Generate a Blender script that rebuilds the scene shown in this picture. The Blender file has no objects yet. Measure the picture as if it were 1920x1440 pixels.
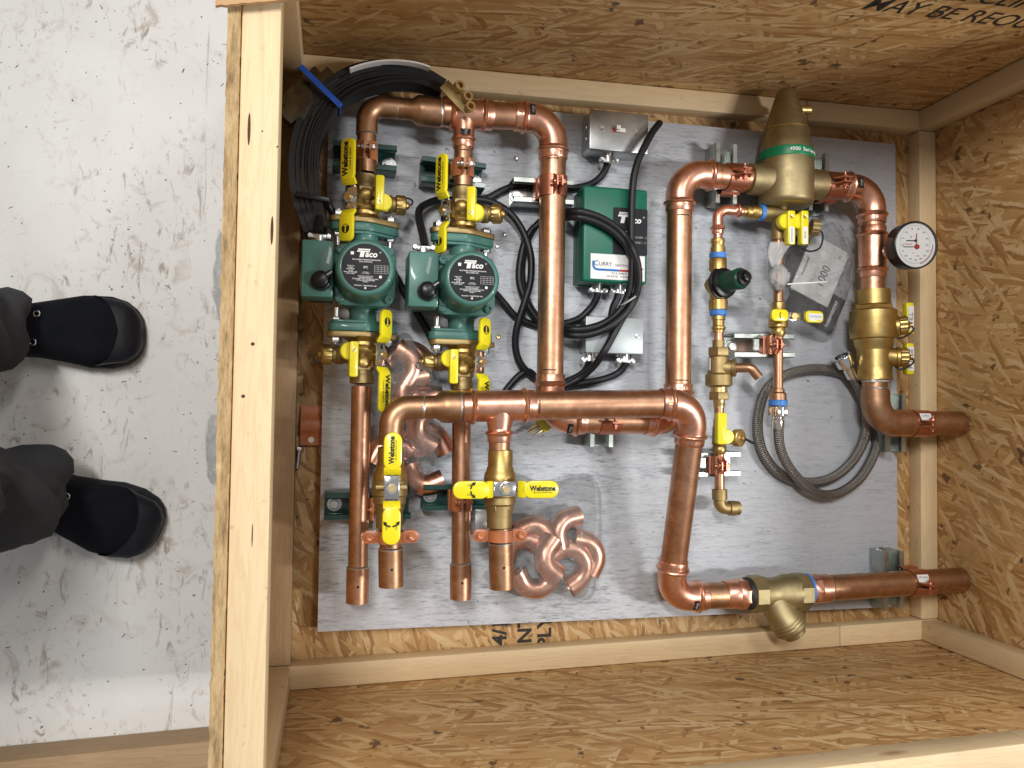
import bpy, bmesh, math, random
from mathutils import Vector, Matrix, noise
V = Vector
random.seed(7)
sc = bpy.context.scene
COL = sc.collection
R_ = math.radians

# ------------------------------------------------------------------ camera
# all lengths below are millimetres; the crate floor is z = 0
CAM = V((-324.6, -45.4, 1390.4)); FPX = 1474.6
RW = Matrix(((0.975004, 0.01493, 0.221686), (0.022346, -0.99927, -0.030983), (0.221062, 0.035163, -0.974626)))
cd = bpy.data.cameras.new('camera'); cam = bpy.data.objects.new('camera', cd); COL.objects.link(cam)
cd.sensor_width = 36; cd.lens = FPX / 1920 * 36; cd.clip_start = .02; cd.clip_end = 60
M = (Matrix(((1, 0, 0), (0, -1, 0), (0, 0, -1))) @ RW).transposed().to_4x4(); M.translation = CAM * .001
cam.matrix_world = M; sc.camera = cam

# ------------------------------------------------------------------ light
w = bpy.data.worlds.new('World'); sc.world = w; w.use_nodes = True
w.node_tree.nodes['Background'].inputs[0].default_value = (.97, .98, 1, 1)
w.node_tree.nodes['Background'].inputs[1].default_value = .30
def lamp(name, loc, tgt, power, size, col=(1, .97, .93), sy=None):
    l = bpy.data.lights.new(name, 'AREA'); l.energy = power; l.color = col
    l.shape = 'RECTANGLE'; l.size = size; l.size_y = sy or size
    o = bpy.data.objects.new(name, l); COL.objects.link(o); o.location = loc
    o.rotation_euler = (V(tgt) - V(loc)).to_track_quat('-Z', 'Y').to_euler(); return o
lamp('overhead_lamp', (-1.0, 1.05, 3.3), (0, 0, 0), 69, .22, (1, .985, .96), 1.0)
lamp('overhead_lamp', (2.6, -.45, 3.2), (.2, 0, 0), 80, .20, (1, .99, .97), .8)
lamp('overhead_lamp', (.7, 1.5, 3.4), (.2, 0, 0), 26, .30, (1, .98, .95), 1.0)  # added fill light that brightens the -Y crate wall
sc.view_settings.view_transform = 'Standard'; sc.view_settings.look = 'None'
sc.view_settings.exposure = 0; sc.view_settings.gamma = 1
sc.render.engine = 'CYCLES'
sc.cycles.max_bounces = 6; sc.cycles.diffuse_bounces = 3; sc.cycles.glossy_bounces = 4; sc.cycles.transmission_bounces = 3; sc.cycles.transparent_max_bounces = 12; sc.cycles.caustics_reflective = False; sc.cycles.caustics_refractive = False

# ------------------------------------------------------------------ materials
MATS = {}
class NT:
    def __init__(s, name):
        s.m = bpy.data.materials.new(name); s.m.use_nodes = True; s.t = s.m.node_tree
        s.b = s.t.nodes['Principled BSDF']; MATS[name] = s.m
    def n(s, typ, **kw):
        o = s.t.nodes.new(typ)
        for k, v in kw.items():
            if k in ('ins',):
                for kk, vv in v.items():
                    if hasattr(vv, 'is_output') or isinstance(vv, bpy.types.NodeSocket): s.t.links.new(vv, o.inputs[kk])
                    else: o.inputs[kk].default_value = vv
            else: setattr(o, k, v)
        return o
    def link(s, a, b): s.t.links.new(a, b)
    def setp(s, **kw):
        for k, v in kw.items():
            i = s.b.inputs[k.replace('_', ' ')]
            if isinstance(v, bpy.types.NodeSocket): s.link(v, i)
            else: i.default_value = v
        return s
    def co(s, kind='Object', scale=(1, 1, 1), rot=(0, 0, 0), loc=(0, 0, 0)):
        t = s.n('ShaderNodeTexCoord'); mp = s.n('ShaderNodeMapping')
        mp.inputs['Scale'].default_value = scale; mp.inputs['Rotation'].default_value = rot; mp.inputs['Location'].default_value = loc
        s.link(t.outputs[kind], mp.inputs[0]); return mp.outputs[0]
    def noise(s, vec, scale=5, detail=4, rough=.6, dist=0):
        return s.n('ShaderNodeTexNoise', ins={'Vector': vec, 'Scale': scale, 'Detail': detail, 'Roughness': rough, 'Distortion': dist}).outputs['Fac']
    def ramp(s, fac, stops):
        r = s.n('ShaderNodeValToRGB'); e = r.color_ramp.elements
        while len(e) < len(stops): e.new(.5)
        for x, (p, c) in zip(e, stops): x.position = p; x.color = (c, c, c, 1) if isinstance(c, (int, float)) else (*c, 1)
        s.link(fac, r.inputs[0]); return r.outputs[0]
    def mix(s, f, a, b, mode='MIX'):
        m = s.n('ShaderNodeMix', data_type='RGBA', blend_type=mode)
        for sock, val in ((m.inputs[0], f), (m.inputs[6], a), (m.inputs[7], b)):
            if isinstance(val, bpy.types.NodeSocket): s.link(val, sock)
            else: sock.default_value = val if isinstance(val, (int, float)) else (*val, 1)
        return m.outputs[2]
    def math(s, op, a, b=0.):
        m = s.n('ShaderNodeMath', operation=op)
        for i, val in enumerate((a, b)):
            if isinstance(val, bpy.types.NodeSocket): s.link(val, m.inputs[i])
            else: m.inputs[i].default_value = val
        return m.outputs[0]
    def bump(s, h, strength=.3, dist=.001):
        s.link(s.n('ShaderNodeBump', ins={'Height': h, 'Strength': strength, 'Distance': dist}).outputs[0], s.b.inputs['Normal']); return s

def plain(name, col, rough=.5, metal=0., var=.12, scale=60, bump=0, **kw):
    t = NT(name); v = t.co(); n = t.noise(v, scale, 5)
    a = tuple(c * (1 - var) for c in col); b = tuple(min(1, c * (1 + var)) for c in col)
    t.setp(Base_Color=t.ramp(n, [(.3, a), (.7, b)]), Roughness=t.math('ADD', rough - .06, t.math('MULTIPLY', n, .12)), Metallic=metal, **kw)
    if bump: t.bump(t.noise(v, scale * 6, 3), bump, .0006)
    return t.m

def copper(name, c1, c2, c3, rough, blot):
    t = NT(name); o = t.co(); uv = t.co('UV', (.25, 3, 1))
    big = t.noise(o, 17, 6, .72, .4); fine = t.noise(o, 110, 4); st = t.noise(uv, 3, 4, .6)
    f = t.math('ADD', t.math('MULTIPLY', big, blot), t.math('MULTIPLY', st, .35))
    col = t.ramp(f, [(.28, c1), (.5, c2), (.72, c3)])
    t.setp(Base_Color=col, Metallic=1., Roughness=t.math('ADD', rough, t.math('MULTIPLY', t.math('ADD', big, fine), .13)))
    t.bump(t.math('ADD', fine, st), .08, .0006)
copper('copper_new', (.94, .56, .43), (.85, .46, .33), (.60, .29, .19), .20, .8)
copper('copper_pipe', (.82, .50, .34), (.68, .39, .25), (.46, .25, .15), .25, .9)
copper('copper_old', (.70, .42, .26), (.57, .33, .20), (.38, .22, .125), .29, .9)
copper('copper_plated', (.60, .27, .18), (.55, .23, .15), (.46, .18, .11), .27, .5)
copper('brass', (.66, .48, .19), (.56, .40, .15), (.40, .28, .10), .28, .8)
copper('brass_cast', (.47, .36, .17), (.40, .30, .14), (.29, .21, .10), .42, .7)
copper('bronze', (.46, .38, .21), (.38, .31, .17), (.27, .22, .12), .40, .7)
copper('brass_light', (.78, .60, .30), (.70, .53, .25), (.55, .40, .18), .24, .6)
plain('clamp_orange', (.46, .155, .062), .33, 0, .2, 40, Coat_Weight=.4)
plain('zinc', (.62, .63, .62), .33, 1., .25, 35)
plain('strut_zinc', (.46, .50, .47), .36, 1., .3, 22)
plain('strut_green', (.008, .055, .045), .32, 0, .3, 40, Coat_Weight=.5)
plain('chrome', (.78, .78, .77), .14, 1., .08, 30)
plain('steel_dark', (.15, .15, .125), .28, 1., .45, 24)
plain('box_steel', (.46, .47, .46), .40, 1., .22, 18)
plain('box_grey', (.40, .44, .45), .42, .35, .1, 18)
plain('pump_green', (.052, .165, .138), .42, 0, .16, 22, .04, Coat_Weight=.15)
plain('relay_green', (.004, .125, .075), .38, 0, .1, 30, .05)
plain('black_plastic', (.008, .008, .010), .32, 0, .2, 40, Specular_IOR_Level=.35)
plain('label_black', (.014, .015, .018), .5, 0, .1, 40, Specular_IOR_Level=.2)
plain('rubber', (.009, .010, .012), .55, 0, .3, 80, .1)
plain('cable_jacket', (.009, .010, .012), .45, 0, .25, 60, .06, Specular_IOR_Level=.4)
plain('yellow_grip', (.84, .72, .012), .30, 0, .05, 30, Coat_Weight=.3)
plain('blue_tape', (.06, .22, .62), .5, 0, .3, 120, .3)
plain('blue_tie', (.010, .085, .46), .4)
plain('white_print', (.82, .82, .80), .6, 0, .03)
plain('paper', (.78, .78, .77), .6, 0, .06, 12)
plain('grey_print', (.40, .40, .39), .6, 0, .03)
plain('black_print', (.012, .012, .012), .6)
plain('red_print', (.60, .03, .03), .5)
plain('blue_print', (.02, .20, .60), .5)
plain('solder', (.62, .62, .60), .35, 1., .2)
plain('cardboard', (.50, .30, .15), .8, 0, .12, 20, .1)
plain('green_band', (.003, .20, .075), .4)
plain('red_plastic', (.42, .02, .02), .4)
plain('grey_plastic', (.45, .45, .44), .4)
plain('knob_green', (.006, .060, .035), .35)
plain('knot_dark', (.07, .030, .012), .8, 0, .4, 200)
plain('stencil_ink', (.025, .020, .018), .75)

# braided stainless hose
t = NT('braid'); uv = t.co('UV', (1, 1, 1)); sx = t.n('ShaderNodeSeparateXYZ', ins={0: uv})
u, v_ = sx.outputs[0], sx.outputs[1]
k1 = t.math('SINE', t.math('ADD', t.math('MULTIPLY', u, 9.), t.math('MULTIPLY', v_, 75.4)))
k2 = t.math('SINE', t.math('SUBTRACT', t.math('MULTIPLY', u, 9.), t.math('MULTIPLY', v_, 75.4)))
h = t.math('MULTIPLY', k1, k2)
t.setp(Base_Color=t.ramp(h, [(.25, (.14, .132, .12)), (.7, (.50, .475, .44))]), Metallic=.85, Roughness=.38); t.bump(h, .6, .001)

# timber
def timber(name, axis, c1, c2, dark=1.):
    t = NT(name); s = [26, 26, 26]; s[axis] = 1.6
    v = t.co('Object', tuple(s)); g = t.noise(v, 2.2, 5, .62, .6)
    s2 = [170, 170, 170]; s2[axis] = 5; fine = t.noise(t.co('Object', tuple(s2)), 1, 3)
    s3 = [4.5, 4.5, 4.5]; s3[axis] = 1.5
    vo = t.n('ShaderNodeTexVoronoi', ins={'Vector': t.co('Object', tuple(x * 1.6 for x in s3)), 'Scale': 1.1})
    knot = t.ramp(vo.outputs['Distance'], [(.03, 1.), (.075, 0.)])
    rings = t.math('SINE', t.math('MULTIPLY', t.math('ADD', g, t.math('MULTIPLY', vo.outputs['Distance'], .35)), 46))
    base = t.mix(t.ramp(rings, [(.1, 0.), (.9, .45)]), c1, c2)
    base = t.mix(t.math('MULTIPLY', fine, .35), base, tuple(x * .8 for x in c2))
    big = t.noise(t.co('Object'), 4, 4, .6)
    base = t.mix(t.ramp(big, [(.5, 0.), (.8, .35)]), base, tuple(x * .55 for x in c2))
    sp = t.noise(t.co('Object', (1, 1, 1), (0, 0, 0), (3, 1, 2)), 55, 3, .6)
    base = t.mix(t.ramp(sp, [(.66, 0.), (.76, .45)]), base, (.22, .13, .06))
    col = t.mix(t.math('MULTIPLY', knot, .8), base, (.25, .10, .035))
    t.setp(Base_Color=col, Roughness=.62); t.bump(t.math('ADD', fine, t.math('MULTIPLY', rings, .15)), .25, .0008)
for i, ax in enumerate('xyz'):
    timber('pine_' + ax, i, (.77, .595, .36), (.67, .465, .245))
    timber('pine_dull_' + ax, i, (.42, .28, .15), (.31, .195, .095))

# oriented strand board: long chips laid over each other at many angles
def osb(name, plane, main, tint=1.):
    t = NT(name)
    tc = t.n('ShaderNodeTexCoord'); sp = t.n('ShaderNodeSeparateXYZ'); t.link(tc.outputs['Object'], sp.inputs[0])
    cb = t.n('ShaderNodeCombineXYZ'); i, j = plane
    t.link(sp.outputs[i], cb.inputs[0]); t.link(sp.outputs[j], cb.inputs[1])
    wob = t.n('ShaderNodeTexNoise', ins={'Vector': cb.outputs[0], 'Scale': 25., 'Detail': 3.})
    wv = t.n('ShaderNodeVectorMath', operation='MULTIPLY_ADD'); t.link(wob.outputs['Color'], wv.inputs[0])
    wv.inputs[1].default_value = (.012, .012, 0); t.link(cb.outputs[0], wv.inputs[2])
    pal = [(0., (.17, .068, .018)), (.18, (.35, .17, .052)), (.4, (.52, .295, .11)), (.62, (.62, .385, .16)), (.82, (.74, .53, .28)), (1., (.40, .19, .058))]
    col = None; hgt = None
    for k, (ang, sx_, sy_, thr) in enumerate([(0, 11, 125, 0), (20, 13, 120, .45), (-22, 12, 110, .5), (6, 10, 160, .45), (58, 17, 115, .72), (-8, 11, 140, .5), (-46, 18, 130, .74)]):
        mp = t.n('ShaderNodeMapping'); mp.inputs['Rotation'].default_value = (0, 0, R_(ang + main)); mp.inputs['Location'].default_value = (k * 3.1, k * 1.7, k * 5.)
        t.link(wv.outputs[0], mp.inputs[0])
        m2 = t.n('ShaderNodeMapping'); m2.inputs['Scale'].default_value = (sx_, sy_, 1); t.link(mp.outputs[0], m2.inputs[0])
        vo = t.n('ShaderNodeTexVoronoi', voronoi_dimensions='2D', ins={'Vector': m2.outputs[0], 'Scale': 1., 'Randomness': 1.})
        sc_ = t.n('ShaderNodeSeparateColor'); t.link(vo.outputs['Color'], sc_.inputs[0])
        m3 = t.n('ShaderNodeMapping'); m3.inputs['Scale'].default_value = (16, 520, 1); t.link(mp.outputs[0], m3.inputs[0])
        gr = t.noise(m3.outputs[0], 1, 2, .6)
        c = t.ramp(t.math('ADD', t.math('MULTIPLY', sc_.outputs[0], .62), t.math('MULTIPLY', gr, .40)), pal)
        hh = t.math('ADD', t.math('MULTIPLY', sc_.outputs[2], .8), t.math('MULTIPLY', gr, .5))
        if col is None: col, hgt = c, hh
        else:
            msk = t.math('GREATER_THAN', sc_.outputs[1], thr)
            col = t.mix(msk, col, c); hm = t.n('ShaderNodeMix', data_type='FLOAT'); t.link(msk, hm.inputs[0]); t.link(hgt, hm.inputs[2]); t.link(hh, hm.inputs[3]); hgt = hm.outputs[0]
    dk = t.noise(t.co('Object', (1, 1, 1), (0, 0, 0), (5, 2, 1)), 34, 3, .5)
    col = t.mix(t.ramp(dk, [(.66, 0.), (.70, .85)]), col, (.085, .04, .018))
    if tint != 1: col = t.mix(1., col, (tint, tint, tint), 'MULTIPLY')
    t.setp(Base_Color=col, Roughness=.55); t.bump(hgt, .35, .0012)
osb('osb_floor', (0, 1), 80, .8); osb('osb_wall_xz', (0, 2), 0); osb('osb_wall_yz', (1, 2), 80)
t = NT('osb_edge'); v = t.co('Object', (90, 14, 260)); n = t.noise(v, 1.5, 5, .7)
t.setp(Base_Color=t.ramp(n, [(.3, (.15, .09, .04)), (.5, (.42, .28, .13)), (.72, (.62, .46, .25))]), Roughness=.8); t.bump(n, .9, .003)

# grey washed plywood panel
t = NT('board_grey'); v1 = t.co('Object', (22, 170, 22)); g1 = t.noise(v1, 1, 5, .72); v2 = t.co('Object', (70, 480, 70)); g2 = t.noise(v2, 1, 3, .6)
bl = t.noise(t.co(), 6, 4, .6)
f = t.math('ADD', t.math('MULTIPLY', g1, .55), t.math('ADD', t.math('MULTIPLY', g2, .45), t.math('MULTIPLY', bl, .25)))
col = t.ramp(f, [(.43, (.13, .135, .15)), (.53, (.36, .375, .41)), (.61, (.50, .52, .56)), (.78, (.60, .615, .65))])
sxn = t.n('ShaderNodeSeparateXYZ', ins={0: t.co()}); thick = t.ramp(t.math('ADD', sxn.outputs[0], t.math('MULTIPLY', bl, .25)), [(.1, 0.), (.5, .6)])  # mask for crate-wall shade painted towards +X, where the grain is smoother too
col = t.mix(thick, col, (.42, .435, .465))
sp = t.noise(t.co('Object', (1, 1, 1), (0, 0, 0), (2, 7, 3)), 85, 3, .5)
col = t.mix(t.ramp(sp, [(.70, 0.), (.75, .7)]), col, (.10, .10, .11))
t.setp(Base_Color=col, Roughness=.5); t.bump(t.math('ADD', g1, g2), .35, .0012)

# white painted slab with scuffs and dirt
t = NT('white_floor'); o = t.co()
big = t.noise(o, 2.6, 5, .6, .3)
def sm(scale, loc, lo, hi, dist=0, sc3=(1, 1, 1), rot=0, det=6):
    return t.ramp(t.noise(t.co('Object', sc3, (0, 0, rot), loc), scale, det, .68, dist), [(lo, 0.), (hi, 1.)])
col = t.mix(t.ramp(big, [(.35, 0.), (.7, 1.)]), (.78, .77, .745), (.68, .665, .63))
patch = t.ramp(t.noise(t.co('Object', (1, 1, 1), (0, 0, 0), (4, 9, 0)), 5.5, 4, .6), [(.42, 0.), (.60, 1.)])
s1 = t.math('MULTIPLY', sm(17, (1, 2, 0), .54, .68, 1.6), patch)
s2 = t.math('MULTIPLY', sm(48, (7, 1, 0), .57, .66, .9, (1, .35, 1), .9), patch)
s3 = sm(11, (3, 8, 0), .635, .69, 2.6, (1, .2, 1), -.5)
s4 = t.math('MULTIPLY', sm(95, (5, 5, 0), .66, .71, .3, det=3), t.math('ADD', .25, patch))
col = t.mix(t.math('MULTIPLY', s1, .62), col, (.34, .245, .15)); col = t.mix(t.math('MULTIPLY', s2, .72), col, (.19, .125, .07))
col = t.mix(t.math('MULTIPLY', s3, .5), col, (.36, .27, .18)); col = t.mix(t.math('MULTIPLY', s4, .75), col, (.10, .08, .06))
t.setp(Base_Color=col, Roughness=.38, Specular_IOR_Level=.35); t.bump(big, .2, .004)

# clear film
def film(name, white, gl):
    t = NT(name); t.t.nodes.remove(t.b); out = t.t.nodes['Material Output']
    bm_ = t.n('ShaderNodeBump', ins={'Height': t.noise(t.co('Object', (1, 1, 1)), 34, 4, .55, 2.2), 'Strength': 1., 'Distance': .022})
    tr = t.n('ShaderNodeBsdfTransparent', ins={'Color': (.985, .988, .99, 1)})
    df = t.n('ShaderNodeBsdfDiffuse', ins={'Color': (.85, .87, .88, 1)})
    g = t.n('ShaderNodeBsdfGlossy', ins={'Roughness': .11}); t.link(bm_.outputs[0], g.inputs['Normal'])
    lw = t.n('ShaderNodeLayerWeight', ins={'Blend': .25}); t.link(bm_.outputs[0], lw.inputs['Normal'])
    m1 = t.n('ShaderNodeMixShader', ins={0: white}); t.link(tr.outputs[0], m1.inputs[1]); t.link(df.outputs[0], m1.inputs[2])
    m2 = t.n('ShaderNodeMixShader'); t.link(t.math('ADD', (.06 if white < .2 else .085) if white else .02, t.math('MULTIPLY', lw.outputs['Fresnel'], gl)), m2.inputs[0])
    t.link(m1.outputs[0], m2.inputs[1]); t.link(g.outputs[0], m2.inputs[2]); t.link(m2.outputs[0], out.inputs[0])
film('clear_bag', .085, .5); film('cloudy_bag', .42, .6); film('gauge_lens', .0, .25)
for n_ in MATS['gauge_lens'].node_tree.nodes:
    if n_.type == 'BUMP': n_.inputs['Strength'].default_value = 0.
# cloth
t = NT('trouser_cloth'); n = t.noise(t.co(), 420, 2); b = t.noise(t.co(), 9, 3)
t.setp(Base_Color=t.ramp(b, [(.3, (.021, .022, .026)), (.7, (.038, .039, .044))]), Roughness=.92); t.bump(n, .3, .0006)
t = NT('boot_canvas'); n = t.noise(t.co(), 500, 2); b = t.noise(t.co(), 14, 4)
t.setp(Base_Color=t.ramp(b, [(.3, (.004, .005, .008)), (.7, (.009, .010, .015))]), Roughness=.95, Specular_IOR_Level=.15); t.bump(n, .5, .0007)
plain('boot_leather', (.006, .007, .012), .5, 0, .3, 50, .1, Specular_IOR_Level=.35)
plain('boot_sole', (.014, .014, .016), .7, 0, .3, 60, .2)

# ------------------------------------------------------------------ mesh helpers (mm)
def frame(o, z, x=None):
    z = V(z).normalized(); x = V(x) if x is not None else (V((1, 0, 0)) if abs(z.x) < .9 else V((0, 1, 0)))
    y = z.cross(x).normalized(); x = y.cross(z)
    m = Matrix((x, y, z)).transposed().to_4x4(); m.translation = V(o); return m
def TR(x, y, z): return Matrix.Translation((x, y, z))
def arcpath(a, c, b, R, n=10):
    a, c, b = V(a), V(c), V(b); d1 = (a - c).normalized(); d2 = (b - c).normalized()
    ang = d1.angle(d2); tl = R / math.tan(ang / 2); p1 = c + d1 * tl; p2 = c + d2 * tl
    o = c + (d1 + d2).normalized() * (R / math.sin(ang / 2)); u = p1 - o; wv = p2 - o; th = u.angle(wv)
    pts = [o + (u * math.sin(th * (1 - s)) + wv * math.sin(th * s)) / math.sin(th) for s in [i / n for i in range(n + 1)]]
    return [a] + pts + [b]
def smooth(pts, n=8):
    pts = [V(p) for p in pts]; P = [pts[0] * 2 - pts[1]] + pts + [pts[-1] * 2 - pts[-2]]; out = []
    for i in range(1, len(P) - 2):
        for k in range(n):
            s = k / n; a, b, c, d = P[i - 1], P[i], P[i + 1], P[i + 2]
            out.append(.5 * ((2 * b) + (c - a) * s + (2 * a - 5 * b + 4 * c - d) * s * s + (3 * b - a - 3 * c + d) * s ** 3))
    return out + [pts[-1]]
class MB:
    def __init__(s): s.v = []; s.f = []; s.uv = []
    def add(s, vs, fs, uvs=None, M=None):
        o = len(s.v); s.v += [(M @ V(p) if M else V(p)) for p in vs]
        for i, f in enumerate(fs):
            s.f.append(tuple(o + k for k in f)); s.uv.append(uvs[i] if uvs else [(0, 0)] * len(f))
        return s
    def rings(s, rows, closed=True, cap0=True, cap1=True, us=None):
        n = len(rows[0]); vs = [p for r in rows for p in r]; fs = []; uvs = []
        for i in range(len(rows) - 1):
            u0, u1 = (us[i], us[i + 1]) if us else (i, i + 1)
            for k in range(n if closed else n - 1):
                k2 = (k + 1) % n
                fs.append((i * n + k, i * n + k2, (i + 1) * n + k2, (i + 1) * n + k))
                uvs.append([(u0, k / n), (u0, (k + 1) / n), (u1, (k + 1) / n), (u1, k / n)])
        if cap0: fs.append(tuple(reversed(range(n)))); uvs.append([(0, 0)] * n)
        if cap1: fs.append(tuple((len(rows) - 1) * n + k for k in range(n))); uvs.append([(0, 0)] * n)
        return s.add(vs, fs, uvs)
    def lathe(s, p, d, prof, seg=28, cap=True, a0=0.):
        m = frame(p, d); rows = []; us = []; 
        for e in prof:
            t_, r = e[0], e[1]; k = e[2] if len(e) > 2 else 0
            rows.append([m @ V(((r - (k if i % 2 else 0)) * math.cos(a0 + 2 * math.pi * i / seg), (r - (k if i % 2 else 0)) * math.sin(a0 + 2 * math.pi * i / seg), t_)) for i in range(seg)]); us.append(t_ * .1)
        return s.rings(rows, True, cap, cap, us)
    def cyl(s, a, b, r, seg=24, r2=None, ch=0):
        a, b = V(a), V(b); L = (b - a).length; r2 = r if r2 is None else r2
        pr = [(0, r), (L, r2)] if not ch else [(0, r - ch), (ch, r), (L - ch, r2), (L, r2 - ch)]
        return s.lathe(a, b - a, pr, seg)
    def hexa(s, a, b, r): return s.lathe(a, V(b) - V(a), [(0, r * .94), ((V(b) - V(a)).length * .12, r), ((V(b) - V(a)).length * .88, r), ((V(b) - V(a)).length, r * .94)], 6)
    def tube(s, pts, r, seg=14, cap=True):
        pts = [V(p) for p in pts]; n = len(pts); rows = []; us = []; L = 0
        tg = [((pts[min(i + 1, n - 1)] - pts[max(i - 1, 0)])).normalized() for i in range(n)]
        x = tg[0].orthogonal().normalized()
        for i in range(n):
            if i: q = tg[i - 1].rotation_difference(tg[i]); x = q @ x; L += (pts[i] - pts[i - 1]).length
            x = (x - tg[i] * x.dot(tg[i])).normalized(); y = tg[i].cross(x); rr = r[i] if isinstance(r, (list, tuple)) else r
            rows.append([pts[i] + (x * math.cos(2 * math.pi * k / seg) + y * math.sin(2 * math.pi * k / seg)) * rr for k in range(seg)]); us.append(L * .1)
        return s.rings(rows, True, cap, cap, us)
    def pipe(s, a, b, r, wall=1.6, seg=28):     # open both ends
        a, b = V(a), V(b); L = (b - a).length
        return s.lathe(a, b - a, [(25, r - wall), (0, r - wall), (0, r), (L, r), (L, r - wall), (L - 25, r - wall)], seg)
    def bm(s, b, M=None):
        b.verts.index_update(); vs = [v.co.copy() for v in b.verts]; fs = [tuple(v.index for v in f.verts) for f in b.faces]; b.free(); return s.add(vs, fs, None, M)
    def box(s, c, size, bev=1., M=None, seg=2):
        b = bmesh.new(); bmesh.ops.create_cube(b, size=1)
        for v in b.verts: v.co = V((v.co.x * size[0], v.co.y * size[1], v.co.z * size[2])) + V(c)
        if bev: bmesh.ops.bevel(b, geom=b.edges[:], offset=bev, segments=seg, affect='EDGES', profile=.5)
        return s.bm(b, M)
    def prism(s, poly, z0, z1, bev=0., M=None):
        b = bmesh.new(); vs = [b.verts.new((x, y, z0)) for x, y in poly]; f = b.faces.new(vs); f.normal_update()
        r = bmesh.ops.extrude_face_region(b, geom=[f]); 
        for g in r['geom']:
            if isinstance(g, bmesh.types.BMVert): g.co.z = z1
        bmesh.ops.recalc_face_normals(b, faces=b.faces[:])
        if bev:
            es = [e for e in b.edges if abs(e.verts[0].co.z - e.verts[1].co.z) < 1e-6]
            bmesh.ops.bevel(b, geom=es, offset=bev, segments=2, affect='EDGES', profile=.5)
        return s.bm(b, M)
    def build(s, name, mat, parent=None, origin=(0, 0, 0), ang=38):
        o = V(origin); me = bpy.data.meshes.new(name)
        me.from_pydata([tuple((p - o) * .001) for p in s.v], [], s.f); ul = me.uv_layers.new(name='UVMap'); i = 0
        flat = [c for u in s.uv for c in u]
        for i, c in enumerate(flat): ul.data[i].uv = c
        b = bmesh.new(); b.from_mesh(me); bmesh.ops.recalc_face_normals(b, faces=b.faces[:]); b.to_mesh(me); b.free()
        me.polygons.foreach_set('use_smooth', [True] * len(me.polygons)); me.set_sharp_from_angle(angle=R_(ang))
        me.materials.append(MATS[mat]); ob = bpy.data.objects.new(name, me); COL.objects.link(ob); ob.parent = parent; return ob
def tag(o, label, cat, group=None, kind=None):
    if label: o['label'] = label
    if cat: o['category'] = cat
    if group: o['group'] = group
    if kind: o['kind'] = kind
    return o
class Thing:
    def __init__(s, name, label, cat, origin=(0, 0, 0), group=None, rot=None, local=False):
        s.o = V(origin); s.e = bpy.data.objects.new(name, None); COL.objects.link(s.e); s.e.empty_display_size = .02
        s.e.location = s.o * .001; s.local = local
        if rot: s.e.rotation_euler = rot
        tag(s.e, label, cat, group)
    def part(s, name, mb, mat, label=None, parent=None, ang=38):
        ob = mb.build(name, mat, parent or s.e, (0, 0, 0) if s.local else s.o, ang)
        if label: ob['label'] = label
        return ob
    def text(s, body, size, M, mat, parent=None, **kw):
        return text('lettering', body, size, M, mat, parent or s.e, (0, 0, 0) if s.local else s.o, **kw)
def text(name, body, size, M, mat, parent=None, origin=(0, 0, 0), bold=0., sx=1., shear=0., align='CENTER', thick=.15):
    c = bpy.data.curves.new('t', 'FONT'); c.body = body; c.size = size; c.align_x = align; c.align_y = 'CENTER'; c.shear = shear; c.offset = bold * size; c.extrude = thick; c.resolution_u = 3
    o = bpy.data.objects.new('t', c); me = bpy.data.meshes.new_from_object(o); bpy.data.objects.remove(o)
    me.transform(Matrix.Diagonal((sx, 1, 1, 1))); me.transform(M); me.transform(TR(*(-V(origin)))); me.transform(Matrix.Scale(.001, 4)); me.name = name
    me.materials.clear(); me.materials.append(MATS[mat]); ob = bpy.data.objects.new(name, me); COL.objects.link(ob); ob.parent = parent; return ob
def copy_tree(o, parent=None):
    c = o.copy(); COL.objects.link(c); c.parent = parent
    for ch in o.children: copy_tree(ch, c)
    return c
def A(px, py, z):          # point at height z seen at a spot of the 1920 x 1440 photograph
    d = RW.transposed() @ V(((px - 960) / FPX, (py - 720) / FPX, 1.)); return CAM + d * ((z - CAM.z) / d.z)
def stadium(L, wd, n=8, r=None):   # rounded rectangle outline centred on the origin
    r = min(wd, L) / 2 if r is None else r; P = []
    for cx, cy, a in ((L / 2 - r, wd / 2 - r, 0), (-L / 2 + r, wd / 2 - r, 90), (-L / 2 + r, -wd / 2 + r, 180), (L / 2 - r, -wd / 2 + r, 270)):
        for k in range(n + 1): t_ = R_(a + 90 * k / n); P.append((cx + r * math.cos(t_), cy + r * math.sin(t_)))
    return P
X, Y, Z = V((1, 0, 0)), V((0, 1, 0)), V((0, 0, 1))
ZB, ZS, ZL, ZU = 32., 75., 98., 180.

# ------------------------------------------------------------------ ground outside the crate
g = MB(); g.add([(-9000, -9000, -130), (9000, -9000, -130), (9000, 9000, -130), (-9000, 9000, -130)], [(0, 1, 2, 3)])
tag(g.build('floor', 'white_floor'), 'white painted slab floor with brown scuffs and dirt', 'floor', kind='structure')

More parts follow.
